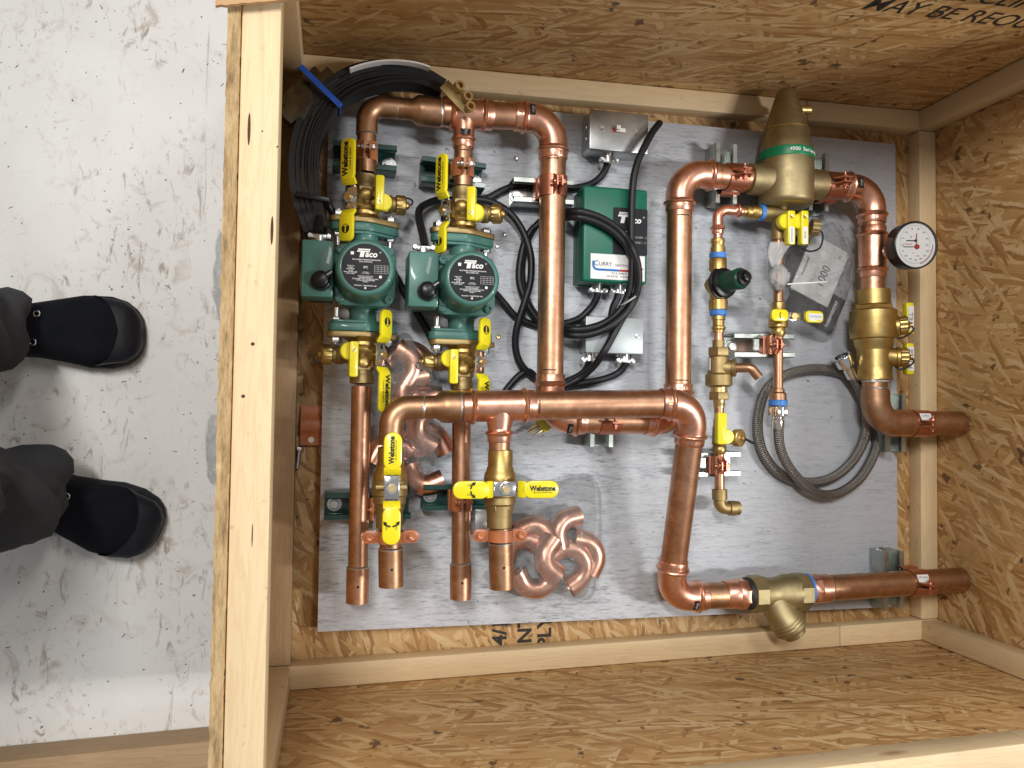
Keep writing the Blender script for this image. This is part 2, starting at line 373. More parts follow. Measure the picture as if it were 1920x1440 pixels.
# ------------------------------------------------------------------ crate
Q = [V((-384, -470, 0)), V((824, -447, 0)), V((823, 539, 0)), V((-386, 515, 0))]   # inner corners of the bottom frame
HP, WP, HW = 34., 39., 556.
crate = Thing('wooden_crate', 'open wooden crate of strand board panels and pine framing', 'crate', (200, 30, -130))
def nrm(a, b): d = (b - a).normalized(); return V((d.y, -d.x, 0))
fl = MB(); 
fl.prism([(q.x + sx * 52, q.y + sy * 52) for q, (sx, sy) in zip(Q, ((-1, -1), (1, -1), (1, 1), (-1, 1)))], -14, 0)
crate.part('floor_panel', fl, 'osb_floor')
for k in range(4):
    a, b = Q[k], Q[(k + 1) % 4]; n = nrm(a, b); d = (b - a).normalized(); ax = 'xy'[k % 2]
    ea = 0 if k % 2 else 0
    def bar(o0, o1, z0, z1, e0, e1, mat, name, bev=1.6, cuts=()):
        L = (b - a).length; st = [-e0] + list(cuts) + [L + e1]
        for s0, s1 in zip(st, st[1:]):
            m = MB(); p0 = a + d * (s0 + .6); p1 = a + d * (s1 - .6); cc = (p0 + p1) / 2 + n * (o0 + o1) / 2
            mm = frame(cc + Z * (z0 + z1) / 2, Z, d); m.box((0, 0, 0), ((p1 - p0).length, abs(o1 - o0), z1 - z0), bev, mm); crate.part(name, m, mat)
    full = k % 2 == 0
    pm = 'pine_dull_y' if k == 3 else 'pine_' + ax
    bar(0, WP, 0, HP, WP if full else -1, WP if full else -1, pm, 'bottom_rail', 2., ((1025,) if k == 0 else (255,) if k == 2 else (770,) if k == 1 else ()))
    bar(0.2, WP, HW - 39, HW, -WP if not full else WP, -WP if not full else WP, 'pine_' + ax, 'top_rail', 2.2, ((930,) if k == 0 else ()))
    e = 0 if full else 12.6
    bar(WP + .8, WP + 12.6, -40, HW + (2 if k == 3 else 0), (WP + .4) + e - (0 if full else 0), (WP + .4) + e, ('osb_wall_xz', 'osb_wall_yz')[k % 2], 'wall_panel', .4)
    # corner post in the angle
    m = MB(); c = a - d * (WP / 2) * 1 + n * (WP / 2) * 1; m.box((0, 0, 0), (WP - .5, WP - .5, HW - 39 - HP - 1), 2., frame(c + Z * (HP + HW - 39) / 2, Z, d)); crate.part('corner_post', m, 'pine_z')
# raw sawn edge of the left panel (shows its strands from above)
a, b = Q[3], Q[0]; n = nrm(a, b); d = (b - a).normalized()
m = MB(); rows = []
L = (b - a).length + 2 * WP + 26; NN = 240
for side in (0, 1):
    rows.append([])
random.seed(3)
pts0 = []; pts1 = []
for i in range(NN + 1):
    s_ = -WP - 13 + L * i / NN; j = noise.noise(V((i * .35, 3, 0))) * 1.6 + noise.noise(V((i * 1.7, 9, 0))) * .9
    pts0.append(a + d * s_ + n * (WP + 1.) + Z * (HW + 2.4)); pts1.append(a + d * s_ + n * (WP + 13.5 + j) + Z * (HW + 2.4 + .6 * noise.noise(V((i * .8, 1, 4)))))
lo = [p - Z * 9 for p in pts1]
m.rings([pts0, pts1, lo], False, False, False); crate.part('sawn_edge', m, 'osb_edge', 'rough strand board edge of the wall by the boots', ang=80)
for px, py, l_, w_ in ((467, 242, 34, 1.5), (510, 432, 30, 1.5), (474, 645, 2.2, 1.9), (456, 743, 2.2, 1.9), (473, 1004, 24, .6), (492, 246, 1, .9), (520, 275, 1, .9)):
    p = A(px, py, HW); m = MB(); m.prism([(math.cos(2 * math.pi * k / 16) * w_, math.sin(2 * math.pi * k / 16) * l_ * .5 * (1 if l_ > 4 else 2 * w_ / l_)) for k in range(16)], -.1, .12, 0, frame(p, Z, X)); crate.part('nail_hole' if l_ < 4 else 'crack', m, 'knot_dark')
# skids under the crate
for y in (-400, 40, 480):
    m = MB(); m.box((220, y, -72), (1290, 89, 115), 3); crate.part('skid', m, 'pine_x')
# staples and stray nails, stencilled writing
def nail(p, q, nm='nail'): m = MB(); m.cyl(p, q, 1.3, 8); return crate.part(nm, m, 'zinc')
yt = Q[2].y + WP
for px, py in ((1075, 104), (1276, 124)):
    for z in range(60, 560, 2):
        p = A(px, py, z)
        yw = Q[3].y + (Q[2].y - Q[3].y) * (p.x - Q[3].x) / (Q[2].x - Q[3].x) + WP
        if p.y <= yw: break
    nail(V((p.x, yw + .5, z)), V((p.x, yw - 9, z + 8)))
for px, py in ((1080, 1262), (1342, 1242)):
    for z in range(36, 560, 1):
        p = A(px, py, z); yw = Q[0].y + (Q[1].y - Q[0].y) * (p.x - Q[0].x) / (Q[1].x - Q[0].x) - WP
        if p.y >= yw: break
    nail(V((p.x, yw - .5, z)), V((p.x, yw + 6, z + 9)))
# wall stencil on the far panel: reads along +X, up = +Z
dt = (Q[2] - Q[3]).normalized(); nt = V((dt.y, -dt.x, 0))
def wallM(x, z): 
    base = Q[3] + dt * (x - Q[3].x) - nt * (WP + .55) ; return frame(V((base.x, base.y, z)), nt, dt)
crate_text = []
for s_, x, z in (('MAY BE REQUIRED', 638, 382), ('PANEL EDGE CLIPS', 506, 434)):
    crate.text(s_, 50, wallM(x, z), 'stencil_ink', sx=.95, shear=.12, thick=.1, bold=.004)
# floor stencil by the board edge, turned a quarter
for s_, px in (('24/16', 938), ('INT', 985), ('PLY', 1022)):
    p = A(px, 1185, .3); crate.text(s_, 36, frame(p, Z, (0, 1, 0)), 'stencil_ink', thick=.1, bold=.03)

# ------------------------------------------------------------------ board
BC = [A(595, 1185, ZB), A(1684, 1138, ZB), A(1679, 270, ZB), A(617, 170, ZB)]
board = Thing('mounting_board', 'grey washed plywood board carrying all the pipework', 'board', (200, 30, 12))
m = MB(); m.prism([(p.x, p.y) for p in BC], 12, ZB, .8); board.part('panel', m, 'board_grey')
for y in (-250, 60, 360): m = MB(); m.box((215, y, 6.1), (1000, 60, 11.8), .5); board.part('batten', m, 'pine_x')
for px, py in ((934, 632), (967, 298), (946, 440), (932, 462), (934, 400)):
    p = A(px, py, ZB); m = MB(); m.lathe(p - Z * 2, Z, [(0, 4.5), (2.4, 4.5), (3.2, 3.2), (2.6, 1.2)], 12); board.part('screw_head', m, 'brass_light' if py == 632 else 'zinc')

# ------------------------------------------------------------------ struts
def strut(a, b, mat, label, group='metal channels screwed to the board', ztop=ZS, bolts=(), z0=ZB):
    a, b = V((a[0], a[1], z0)), V((b[0], b[1], z0)); L = (b - a).length; d = (b - a).normalized()
    h = ztop - z0; wd = 45.
    T = Thing('strut_channel', label, 'strut', (a + b) / 2, group)
    prof = [(-wd / 2, .2), (wd / 2, .2), (wd / 2, h - 3), (wd / 2 - 1.5, h), (wd / 2 - 9, h), (wd / 2 - 10.5, h - 2), (wd / 2 - 10.5, h - 9), (wd / 2 - 8, h - 9), (wd / 2 - 8, h - 3), (wd / 2 - 2.8, h - 3), (wd / 2 - 2.8, 3), (-wd / 2 + 2.8, 3), (-wd / 2 + 2.8, h - 3), (-wd / 2 + 8, h - 3), (-wd / 2 + 8, h - 9), (-wd / 2 + 10.5, h - 9), (-wd / 2 + 10.5, h - 2), (-wd / 2 + 9, h), (-wd / 2 + 1.5, h), (-wd / 2, h - 3)]
    side = Z.cross(d); m = MB()
    r0 = [a + side * x + Z * z for x, z in prof]; r1 = [p + d * L for p in r0]; n = len(prof)
    m.add(r0 + r1, [(k, (k + 1) % n, n + (k + 1) % n, n + k) for k in range(n)])
    for base in (0, n):       # end faces: floor, two webs, lips
        q = lambda *i: tuple(base + k for k in i)
        m.add(r0 + r1, [q(0, 1, 10, 11), q(1, 2, 9, 10), q(2, 3, 4, 9), q(4, 5, 8, 9), q(5, 6, 7, 8), q(0, 11, 12, 19), q(19, 12, 17, 18), q(12, 13, 16, 17), q(13, 14, 15, 16)])
    T.part('channel', m, mat)
    for t_ in bolts:
        p = a + d * t_ + Z * 3.2; mw = MB(); mw.lathe(p, Z, [(0, 12), (2, 12), (2, 6)], 20); T.part('washer', mw, 'zinc'); mh = MB(); mh.hexa(p + Z * 2, p + Z * 8, 8); T.part('bolt_head', mh, 'zinc')
    return T
strut((-334, 376), (-230, 376), 'strut_green', 'dark green channel under the riser of the pump beside the crate rail', bolts=(94,))
strut((-188, 363), (-78, 359), 'strut_green', 'dark green channel under the riser below the copper tee', bolts=(96,))
strut((-28, 340), (80, 342), 'strut_zinc', 'zinc channel under the long copper pipe beside the green relay box', bolts=(12, 96))
strut((374, 456), (374, 345), 'strut_zinc', 'zinc channel on the relay box side of the air separator')
strut((566, 456), (566, 345), 'strut_zinc', 'zinc channel on the gauge side of the air separator')
strut((137, -5), (137, -105), 'strut_zinc', 'zinc channel under the crossing of the two copper headers')
strut((735, 0), (735, -112), 'strut_zinc', 'zinc channel under the labelled supply stub')
strut((730, -302), (730, -412), 'strut_zinc', 'zinc channel under the labelled return pipe', bolts=(10,))
strut((392, 83), (515, 86), 'strut_zinc', 'zinc channel under the expansion line above the braided hose', bolts=(14,))
strut((300, -137), (405, -135), 'strut_zinc', 'zinc channel under the drain line with brass end elbow')
strut((-335, -204), (-195, -204), 'strut_green', 'dark green channel under the outlet pipe nearest the crate rail', bolts=(16,))
strut((-175, -191), (-40, -191), 'strut_green', 'dark green channel under the outlet pipe beside the crosswise yellow handle', bolts=(16,))

# ------------------------------------------------------------------ clamps
def strut_clamp(p, d, r, mat, label, wd=30, up=24, bolt_mat=None, group='strut clamps holding the pipes'):
    p = V(p); d = V(d).normalized(); s_ = d.cross(Z).normalized()
    T = Thing('pipe_clamp', label, 'clamp', p - Z * r, group); ro = r + 2.2
    for sg in (1, -1):     # two half bands that rise into tabs
        m = MB(); prof = [(sg * (r + 3), -r - 12), (sg * (r + 3), -r * .7)]
        for k in range(0, 9): a_ = R_(-30 + 106 * k / 8); prof.append((sg * ro * math.cos(a_), ro * math.sin(a_)))
        prof += [(sg * 6.5, ro + 1), (sg * 5.5, r + up)]
        inn = [(x - sg * (2.2 if i < len(prof) - 2 else 2.4), z) for i, (x, z) in enumerate(prof)]
        inn = [((x if i in (0, 1, len(prof) - 1, len(prof) - 2) else prof[i][0] * (r / ro)), (z if i in (0, 1, len(prof) - 1, len(prof) - 2) else prof[i][1] * (r / ro))) for i, (x, z) in enumerate(inn)]
        taper = [1] * (len(prof) - 2) + [.9, .45]
        rows = []
        for (x, z), (xi, zi), tp in zip(prof, inn, taper):
            hw = wd / 2 * tp
            rows.append([p + s_ * x + Z * z - d * hw, p + s_ * x + Z * z + d * hw, p + s_ * xi + Z * zi + d * hw, p + s_ * xi + Z * zi - d * hw])
        m.rings(rows); T.part('half_band', m, mat)
    zb = Z * (r + up * .55); m = MB(); m.cyl(p + zb - s_ * 15, p + zb + s_ * 15, 2.6, 10); T.part('bolt', m, bolt_mat or mat)
    m = MB(); m.hexa(p + zb + s_ * 6.5, p + zb + s_ * 12, 5.6); T.part('nut', m, bolt_mat or mat)
    m = MB(); m.lathe(p + zb - s_ * 6, -s_, [(0, 5.8), (3, 5.4), (5, 2.5)], 14); T.part('screw_head', m, bolt_mat or mat)
    return T
strut_clamp((-281, 374, ZL), Y, 16.2, 'clamp_orange', 'orange clamp on the riser behind the wide lettered handle', bolt_mat='zinc')
strut_clamp((-121, 360, ZL), Y, 16.2, 'clamp_orange', 'orange clamp on the riser below the copper tee', bolt_mat='zinc')
strut_clamp((35, 341, ZL), Y, 23.2, 'copper_plated', 'copper plated clamp on the long pipe beside the relay box', 36)
strut_clamp((378, 386, ZL), X, 23.2, 'copper_plated', 'copper plated clamp on the relay box side of the air separator', 36)
strut_clamp((580, 387, ZL), X, 23.2, 'copper_plated', 'copper plated clamp on the gauge side of the air separator', 36)
strut_clamp((140, -57, ZL), X, 23.2, 'copper_plated', 'copper plated clamp half hidden under the upper copper header', 36)
sup_c = strut_clamp((765, -56, ZL), X, 23.2, 'copper_plated', 'copper plated clamp with white tag on the supply stub', 34)
ret_c = strut_clamp((758, -357, ZL), X, 23.2, 'copper_plated', 'copper plated clamp with white tag on the return pipe', 34)
strut_clamp((460, 84, 85), Y, 9, 'copper_plated', 'small copper plated clamp on the line above the braided hose', 34, 20)
strut_clamp((353, -136, 85), Y, 9, 'copper_plated', 'small copper plated clamp on the drain line', 32, 20)
strut_clamp((-115, -193, ZL), Y, 16.2, 'clamp_orange', 'orange clamp on the outlet pipe beside the crosswise handle', 34)
strut_clamp((-254, -206, 90), Y, 10, 'clamp_orange', 'empty orange clamp tucked between an outlet pipe and a ball valve', 36, 6)
for T, y, w_ in ((sup_c, -56, 'SUPPLY'), (ret_c, -357, 'RETURN')):
    c = T.o + V((0, 0, 23.2)); a_ = R_(62); nn = V((0, math.cos(a_), math.sin(a_))); pc = V((T.o.x - 3, y, ZL)) + nn * 26.2
    m = MB(); mm = frame(pc, nn, X); m.box((0, 0, 0), (24, 15, .5), 0, mm); T.part('paper_tag', m, 'paper'); T.text(w_, 5, mm @ TR(0, 2, .35), 'black_print', thick=.05)

# ------------------------------------------------------------------ copper runs
def press(m, p, d, r, L=11):
    rf = r + 1.9; m.lathe(p, d, [(-12, rf - .2), (-9, rf + .4), (-7.5, rf + 3), (-5, rf + 4.2), (-2.5, rf + 3), (-1, rf + .6), (1, rf + .5, .7), (L - 1, rf + .5, .7), (L, rf - .4), (L, r - .5)], 44)
def ink(T, p, d, r, nn, mat='black_print', L=9):       # fitter's pen mark across the pipe
    nn = V(nn).normalized(); d = V(d).normalized(); s_ = d.cross(nn); m = MB(); pts = [V(p) + (nn * math.cos(a_) + s_ * math.sin(a_)) * (r + .25) for a_ in [R_(-28 + 7 * k) for k in range(9)]]
    m.rings([[q - d * .9 for q in pts], [q + d * .9 for q in pts]], False, False, False); T.part('pen_mark', m, mat)
def badge(T, p, d, nn, r, s_='viega', sz=(9, 19)):
    nn = V(nn).normalized(); mm = frame(V(p) + nn * (r + 2.4), nn, V(d)); m = MB(); m.box((0, 0, -.6), (sz[0], sz[1], 1.2), .2, mm); b_ = T.part('badge', m, 'label_black')
    T.text(s_, 7.5, mm @ Matrix.Rotation(R_(90), 4, 'Z') @ TR(0, 0, .2), 'grey_print', b_, thick=.05, sx=.9)
YH = 456.
T = Thing('copper_pipe_run', 'lower copper run from the pump risers past the tee to the air separator', 'pipe', (35, 200, ZL))
m = MB(); m.pipe((-281, 340, ZL), (-281, 412, ZL), 15.8); T.part('pipe', m, 'copper_old')
m = MB(); m.tube(arcpath((-281, 404, ZL), (-281, 452, ZL), (-232, 452, ZL), 27, 12), 17.6, 28); T.part('elbow', m, 'copper_old')
m = MB(); m.lathe((-281, 404, ZL), -Y, [(-1, 17.6), (.5, 17.9), (2, 16)], 28); m.lathe((-234, 452, ZL), X, [(0, 17.6), (2.5, 17.2), (3.5, 16)], 28); T.part('solder_ring', m, 'solder')
m = MB(); m.lathe((-235, 452, ZL), X, [(0, 15.8), (4, 17.4), (26, 17.4), (36, 24.6), (46, 25), (74, 25), (76, 23)], 32); T.part('reducer', m, 'copper_old')
m = MB(); m.lathe((-163, 452.5, ZL), X, [(0, 25.2), (3, 25), (5.5, 22.8)], 32); T.part('solder_ring', m, 'solder')
m = MB(); m.lathe((-166, 453, ZL), X, [(0, 22.6), (16, 22.6)], 32); T.part('pipe', m, 'copper_pipe'); m = MB(); m.pipe((-72, 456, ZL), (-30, 458, ZL), 22.6); T.part('pipe', m, 'copper_pipe')
m = MB(); tx = -121; m.lathe((-146, 454, ZL), X, [(0, 24.6), (62, 24.6)], 32)
m.tube([(tx, 454, ZL), (tx, 432, ZL), (tx, 424, ZL), (tx, 402, ZL)], [23, 20, 17.8, 17.8], 28)
press(m, (-147, 454, ZL), -X, 22.6); press(m, (-83, 455, ZL), X, 22.6); press(m, (tx, 404, ZL), -Y, 15.8, 9); tee = T.part('tee', m, 'copper_new'); badge(T, (tx, 418, ZL), X, Z, 16.2, 'viega', (17, 9))
m = MB(); m.pipe((tx, 398, ZL), (tx, 330, ZL), 15.8); T.part('pipe', m, 'copper_old'); ink(T, (tx, 388, ZL), Y, 15.8, (0, 0, 1))
m = MB(); m.tube(arcpath((-32, 458, ZL), (35, 459, ZL), (35, 392, ZL), 42, 14), 24.6, 32); press(m, (-24, 458, ZL), -X, 22.6); press(m, (35, 400, ZL), -Y, 22.6); T.part('elbow', m, 'copper_new'); badge(T, (-8, 458, ZL), X, (.0, .25, 1), 22.6)
m = MB(); m.lathe((35, 402, ZL), -Y, [(0, 22.6), (386, 22.6)], 36); T.part('pipe', m, 'copper_pipe'); ink(T, (35, 385, ZL), Y, 22.6, (-.3, 0, 1)); ink(T, (35, 26, ZL), Y, 22.6, (-.3, 0, 1))
m = MB(); m.tube(arcpath((35, 0, ZL), (35, -58, ZL), (94, -58, ZL), 42, 14), 24.6, 32); press(m, (35, 8, ZL), Y, 22.6); press(m, (86, -58, ZL), X, 22.6); T.part('elbow', m, 'copper_new'); badge(T, (66, -58, ZL), X, (0, -.8, 1), 22.6)
m = MB(); m.lathe((88, -58, ZL), X, [(0, 22.6), (130, 22.6)], 32); T.part('pipe', m, 'copper_pipe')
m = MB(); m.tube(arcpath((212, -58, ZL), (270, -58, ZL), (270, 2, ZL), 42, 14), 24.6, 32); press(m, (218, -58, ZL), -X, 22.6); press(m, (270, -3, ZL), Y, 22.6); T.part('elbow', m, 'copper_new')
m = MB(); m.lathe((270, 0, ZL), Y, [(0, 22.6), (330, 22.6)], 36); T.part('pipe', m, 'copper_pipe'); ink(T, (270, 14, ZL), Y, 22.6, (-.1, 0, 1)); ink(T, (270, 305, ZL), Y, 22.6, (-.1, 0, 1))
m = MB(); m.tube(arcpath((270, 322, ZL), (270, 386, ZL), (338, 386, ZL), 44, 14), 24.6, 32); press(m, (270, 326, ZL), -Y, 22.6); press(m, (332, 386, ZL), X, 22.6); T.part('elbow', m, 'copper_new')
m = MB(); m.lathe((330, 386, ZL), X, [(0, 22.6), (78, 22.6)], 32); T.part('pipe', m, 'copper_pipe')

T = Thing('copper_pipe_run', 'upper copper header crossing over the others and dropping to the strainer', 'pipe', (0, -34, ZU))
hy = lambda x: -42 + (x + 239) * .031
P = lambda x: V((x, hy(x), ZU))
m = MB(); m.tube(arcpath((-238, -98, ZU), P(-238), P(-190), 29, 12), 18.6, 28); T.part('elbow', m, 'copper_old')
m = MB(); m.lathe((-238, -96, ZU), -Y, [(-1, 18.6), (1.5, 18.4), (3, 17)], 28); m.lathe(P(-192), X, [(0, 18.7), (3.5, 18.2), (5, 17)], 28); T.part('solder_ring', m, 'solder')
m = MB(); m.lathe(P(-192), P(0) - P(-192), [(0, 16.5), (3, 18), (22, 18), (32, 24.8), (42, 25.2), (60, 25.2), (61, 23)], 32); T.part('reducer', m, 'copper_old')
m = MB(); m.lathe(P(-134), X, [(0, 25.4), (2.5, 25), (4, 22.8)], 32); T.part('solder_ring', m, 'solder')
m = MB(); m.lathe(P(-140), P(0) - P(-140), [(0, 22.6), (30, 22.6)], 32); T.part('pipe', m, 'copper_old')
m = MB(); m.lathe(P(-118), P(0) - P(-118), [(0, 24.8), (93, 24.8)], 32); tx = -69; press(m, P(-118), P(-118) - P(0), 22.6); press(m, P(-25), P(0) - P(-118), 22.6)
m.tube([(tx, hy(tx), ZU), (tx, hy(tx) - 22, ZU), (tx, hy(tx) - 34, ZU), (tx, hy(tx) - 48, ZU)], [23.5, 21.5, 18.6, 18.4], 28); press(m, (tx, hy(tx) - 48, ZU), -Y, 16.6, 9); T.part('tee', m, 'copper_new')
m = MB(); m.pipe((tx, -84, ZU), (tx + .5, -118, ZU), 16.6); T.part('pipe', m, 'copper_old')
m = MB(); m.lathe(P(-16), P(200) - P(-16), [(0, 22.8), (226, 22.8)], 40); T.part('pipe', m, 'copper_pipe'); ink(T, P(-10), X, 22.8, (0, -.1, 1)); ink(T, P(199), X, 22.8, (0, -.1, 1))
LT = P(262); LB = V((256, -366, ZL)); ld = (LB - LT).normalized()
m = MB(); m.tube(arcpath(P(206), LT, LT + ld * 66, 42, 14), 25, 32); press(m, P(212), -X, 22.8); press(m, LT + ld * 60, ld, 22.8); T.part('elbow', m, 'copper_new')
m = MB(); m.lathe(LT + ld * 60, ld, [(0, 22.8), ((LB - LT).length - 122, 22.8)], 36); T.part('pipe', m, 'copper_pipe'); ink(T, LT + ld * 80, ld, 22.8, (-.2, 0, 1)); ink(T, LB - ld * 78, ld, 22.8, (-.2, 0, 1))
RB = V((333, -365, ZL))
m = MB(); m.tube(arcpath(LB - ld * 66, LB, LB + X * 66, 40, 14), 25, 32); press(m, LB - ld * 60, -ld, 22.8); press(m, LB + X * 58, X, 22.8); T.part('elbow', m, 'copper_new'); badge(T, LB + X * 42, X, (0, -.5, 1), 22.8)
m = MB(); m.lathe(LB + X * 60, X, [(0, 22.8), (62, 22.8)], 32); T.part('pipe', m, 'copper_old')
m = MB(); m.lathe((362, -365, ZL), X, [(0, 23.5), (2, 24.8), (22, 24.8), (24, 23)], 32); m.lathe((384, -365, ZL), X, [(0, 25), (3, 27.5), (18, 27.5), (20, 24)], 8, True, .4); T.part('adaptor', m, 'copper_new')

def two(name, label, group, x0, y0, x1, y1, z, r, cup, mat='copper_pipe'):
    T = Thing(name, label, 'pipe', (x1, y1, z - r), group); d = V((x1 - x0, y1 - y0, 0)); L = d.length; d.normalize()
    m = MB(); m.pipe((x0, y0, z), V((x0, y0, z)) + d * (L - 20), r); T.part('pipe', m, mat)
    m = MB(); m.pipe(V((x0, y0, z)) + d * (L - cup), (x1, y1, z), r + 2.2, 2.6); T.part('coupling', m, mat)
    m = MB(); m.lathe(V((x0, y0, z)) + d * (L - cup), -d, [(-1, r + 2.3), (.6, r + 2.5), (2.6, r)], 28); T.part('solder_ring', m, 'solder')
    m = MB(); m.lathe(V((x1, y1, z)) - d * cup * .5 + Z * (r + 1.9), Z, [(0, 2.4), (.5, 2.2)], 10); T.part('witness_hole', m, 'black_print')
    return T
two('outlet_pipe', 'long copper outlet pipe running beside the dull crate rail', None, -281, -8, -280, -354, ZL, 15.8, 56)
two('outlet_pipe', 'long copper outlet pipe passing under the upper header', None, -117, -4, -113, -354, ZL, 15.6, 57)
two('valve_stub', 'short copper stub below the lengthwise yellow handle', None, -236, -214, -233, -312, ZU, 16.6, 56, 'copper_old')
two('valve_stub', 'short copper stub below the crosswise yellow handle', None, -66, -214, -61, -321, ZU, 17.2, 70, 'copper_old')

# ------------------------------------------------------------------ circulator pumps
def oval(ro=27, bx=44, rb=13):
    P = []
    th = math.acos((ro - rb) / bx)
    for a0, a1, cx, r in ((-th, th, bx, rb), (th, math.pi - th, 0, ro), (math.pi - th, math.pi + th, -bx, rb), (math.pi + th, 2 * math.pi - th, 0, ro)):
        for k in range(9): a_ = a0 + (a1 - a0) * k / 8; P.append((cx + r * math.cos(a_), r * math.sin(a_)))
    out = []
    for p in P:
        if not out or (V(p) - V(out[-1])).length > .05: out.append(p)
    return out[:-1] if (V(out[0]) - V(out[-1])).length < .05 else out
TILT = R_(17)
def make_pump():
    T = Thing('circulator_pump', 'x', 'pump', (0, 0, 0), 'green circulator pumps', local=True)
    m = MB()
    m.lathe((0, 0, -34), Z, [(0, 30), (4, 44), (14, 54), (34, 56), (52, 54), (60, 50)], 40)
    for s_ in (1, -1):
        m.lathe((0, s_ * 30, 0), (0, s_, 0), [(0, 31), (16, 24), (28, 21.5), (40, 22), (47, 26), (50, 27)], 32)
    T.part('volute', m, 'pump_green')
    for s_ in (1, -1):
        mm = Matrix.Rotation(TILT, 4, 'Y') @ frame((0, s_ * 74, 0), (0, s_, 0), (1, 0, 0)); m = MB(); m.prism(oval(), 0, 13, 1.6, mm); fl_ = T.part('flange', m, 'pump_green')
        m = MB(); m.prism([(x * .93, y * .86) for x, y in oval()], -5, 0, 1.2, mm); T.part('flange_rib', m, 'pump_green', parent=fl_)
        for bx in (-44, 44):
            q = mm @ V((bx, 0, 0)); dd = V((0, s_, 0)); m = MB(); m.hexa(q - dd * 9, q - dd * .2, 9); m.cyl(q - dd * 24, q - dd * 8, 4.6, 12)
            q2 = q + dd * 23; m.hexa(q2, q2 + dd * 9, 9.5); m.cyl(q, q2 + dd * 11, 4.6, 10); T.part('flange_bolt', m, 'zinc')
    m = MB(); m.prism(stadium(98, 98, 6, 20), 26, 40, 2.5); T.part('motor_base', m, 'pump_green')
    for sx in (-1, 1):
        for sy in (-1, 1): m = MB(); m.lathe((sx * 38, sy * 38, 40), Z, [(0, 7), (5, 7), (6, 5.5), (6, 3.6), (3, 3.2)], 16); T.part('cap_screw', m, 'pump_green')
    m = MB(); m.lathe((-1, 0, 38), Z, [(0, 48), (6, 46), (40, 44.5), (63, 43.8), (69, 42), (71.5, 38.5), (71.5, 35.6), (70, 35.4)], 56); can = T.part('motor_can', m, 'pump_green')
    m = MB(); m.lathe((-1, 0, 105), Z, [(0, 35.4), (4, 35.4)], 56); lb = T.part('name_plate', m, 'label_black', 'round black name plate with white print')
    zt = 109.1; tm = lambda x, y: TR(-1 + x, y, zt)
    T.text('aco', 12.5, tm(7.5, 19.6), 'white_print', lb, bold=.03, shear=.2); T.text('®', 3.5, tm(21, 23), 'white_print', lb)
    lg = MB(); sh = lambda pts: [(x + y * .2, y) for x, y in pts]
    for y0, y1, x0, x1 in ((25.6, 27.6, -15, 3), (22.6, 24.8, -15.6, 2.6)): lg.prism(sh([(x0, y0), (x1, y0), (x1, y1), (x0, y1)]), 0, .25, 0, TR(-3, 0, zt))
    lg.prism(sh([(-10.5, 15), (-4.5, 15), (-4.5, 22.6), (-10.5, 22.6)]), 0, .25, 0, TR(-3, 0, zt)); T.part('logo_bars', lg, 'white_print', parent=lb)
    for s_, x, y, z_, b_ in (('MULTI-SPEED CARTRIDGE CIRCULATOR', 1, 11.2, 2.3, .02), ('0015-MSF3-IFC', 0, 8.2, 3.2, 0), ('IFC', 0, 0, 4.6, .01), ('INTEGRAL\nFLOW CHECK', 0, -8.2, 1.9, 0), ('IMPEDANCE PROTECTED', 0, -13.4, 2, 0), ('CONTINUOUS DUTY\nENCLOSURE TYPE 2 / BOITIER DE TYPE 2\nWATER CIRCULATING PUMP\nCLASS H', 0, -18.6, 2.1, .015), ('VOLTS 115\nHZ 60\nMAX PRESS.\n125 PSI\nMAX WATER TEMP\n110°C / 230°F', -22, -4.5, 2.3, .015), ('TACO,INC.  CRANSTON,RI  USA', 0, -27.5, 2.3, .015)):
        T.text(s_, z_, tm(x, y), 'white_print', lb, bold=b_, thick=.05)
    gd = MB()
    for k in range(5): gd.box((23, -8 + k * 2.9, 0), (20, .45, .2), 0, TR(-1, 0, zt))
    for k in range(5): gd.box((13 + k * 5, -2.2, 0), (.45, 12, .2), 0, TR(-1, 0, zt))
    T.part('rating_grid', gd, 'grey_print', parent=lb)
    m = MB(); m.box((-20, 20.5, 0), (4.6, 4.6, .2), 0, TR(-1, 0, zt)); m.box((22, -13.5, 0), (4, 4, .2), .8, TR(-1, 0, zt)); m.prism([(-1.6, -31), (0, -33), (1.6, -31), (0, -29)], 0, .2, 0, TR(-1, 0, zt)); T.part('approval_mark', m, 'white_print', parent=lb)
    m = MB(); m.box((-71.5, 1, 40), (47, 87, 66), 3.2); bx_ = T.part('terminal_box', m, 'pump_green')
    m = MB(); m.box((-66, -43, 20), (34, 1.2, 8), .3); T.part('slot', m, 'black_plastic', parent=bx_)
    m = MB(); m.lathe((-66, -18, 73), Z, [(0, 15.5), (9, 14.5), (10, 12), (17, 10.5), (18, 9)], 28); kn = T.part('speed_knob', m, 'black_plastic', parent=bx_)
    m = MB(); mm = TR(-66, -18, 82) @ Matrix.Rotation(R_(38), 4, 'Z'); m.box((7, 0, 4), (27, 9, 8), 1.5, mm); T.part('pointer', m, 'black_plastic', parent=bx_)
    m = MB(); m.box((16, 0, 8.1), (9, 1, .4), 0, mm); T.part('pointer_line', m, 'white_print', parent=bx_)
    m = MB(); m.cyl((-70, 44, 42), (-70, 56, 42), 10, 18); m.box((-70, 55, 47), (34, 8, 6), 2); m.cyl((-84, 55, 44), (-84, 55, 56), 3.4, 10); m.cyl((-56, 55, 44), (-56, 55, 56), 3.4, 10); T.part('cable_connector', m, 'zinc')
    return T.e
p1 = make_pump(); p1.location = V((-281, 166, ZL)) * .001; p1['label'] = 'green circulator pump in front of the dull crate rail'
p2 = copy_tree(p1); p2.location = V((-120, 158, ZL)) * .001; p2['label'] = 'green circulator pump under the riser from the copper tee'

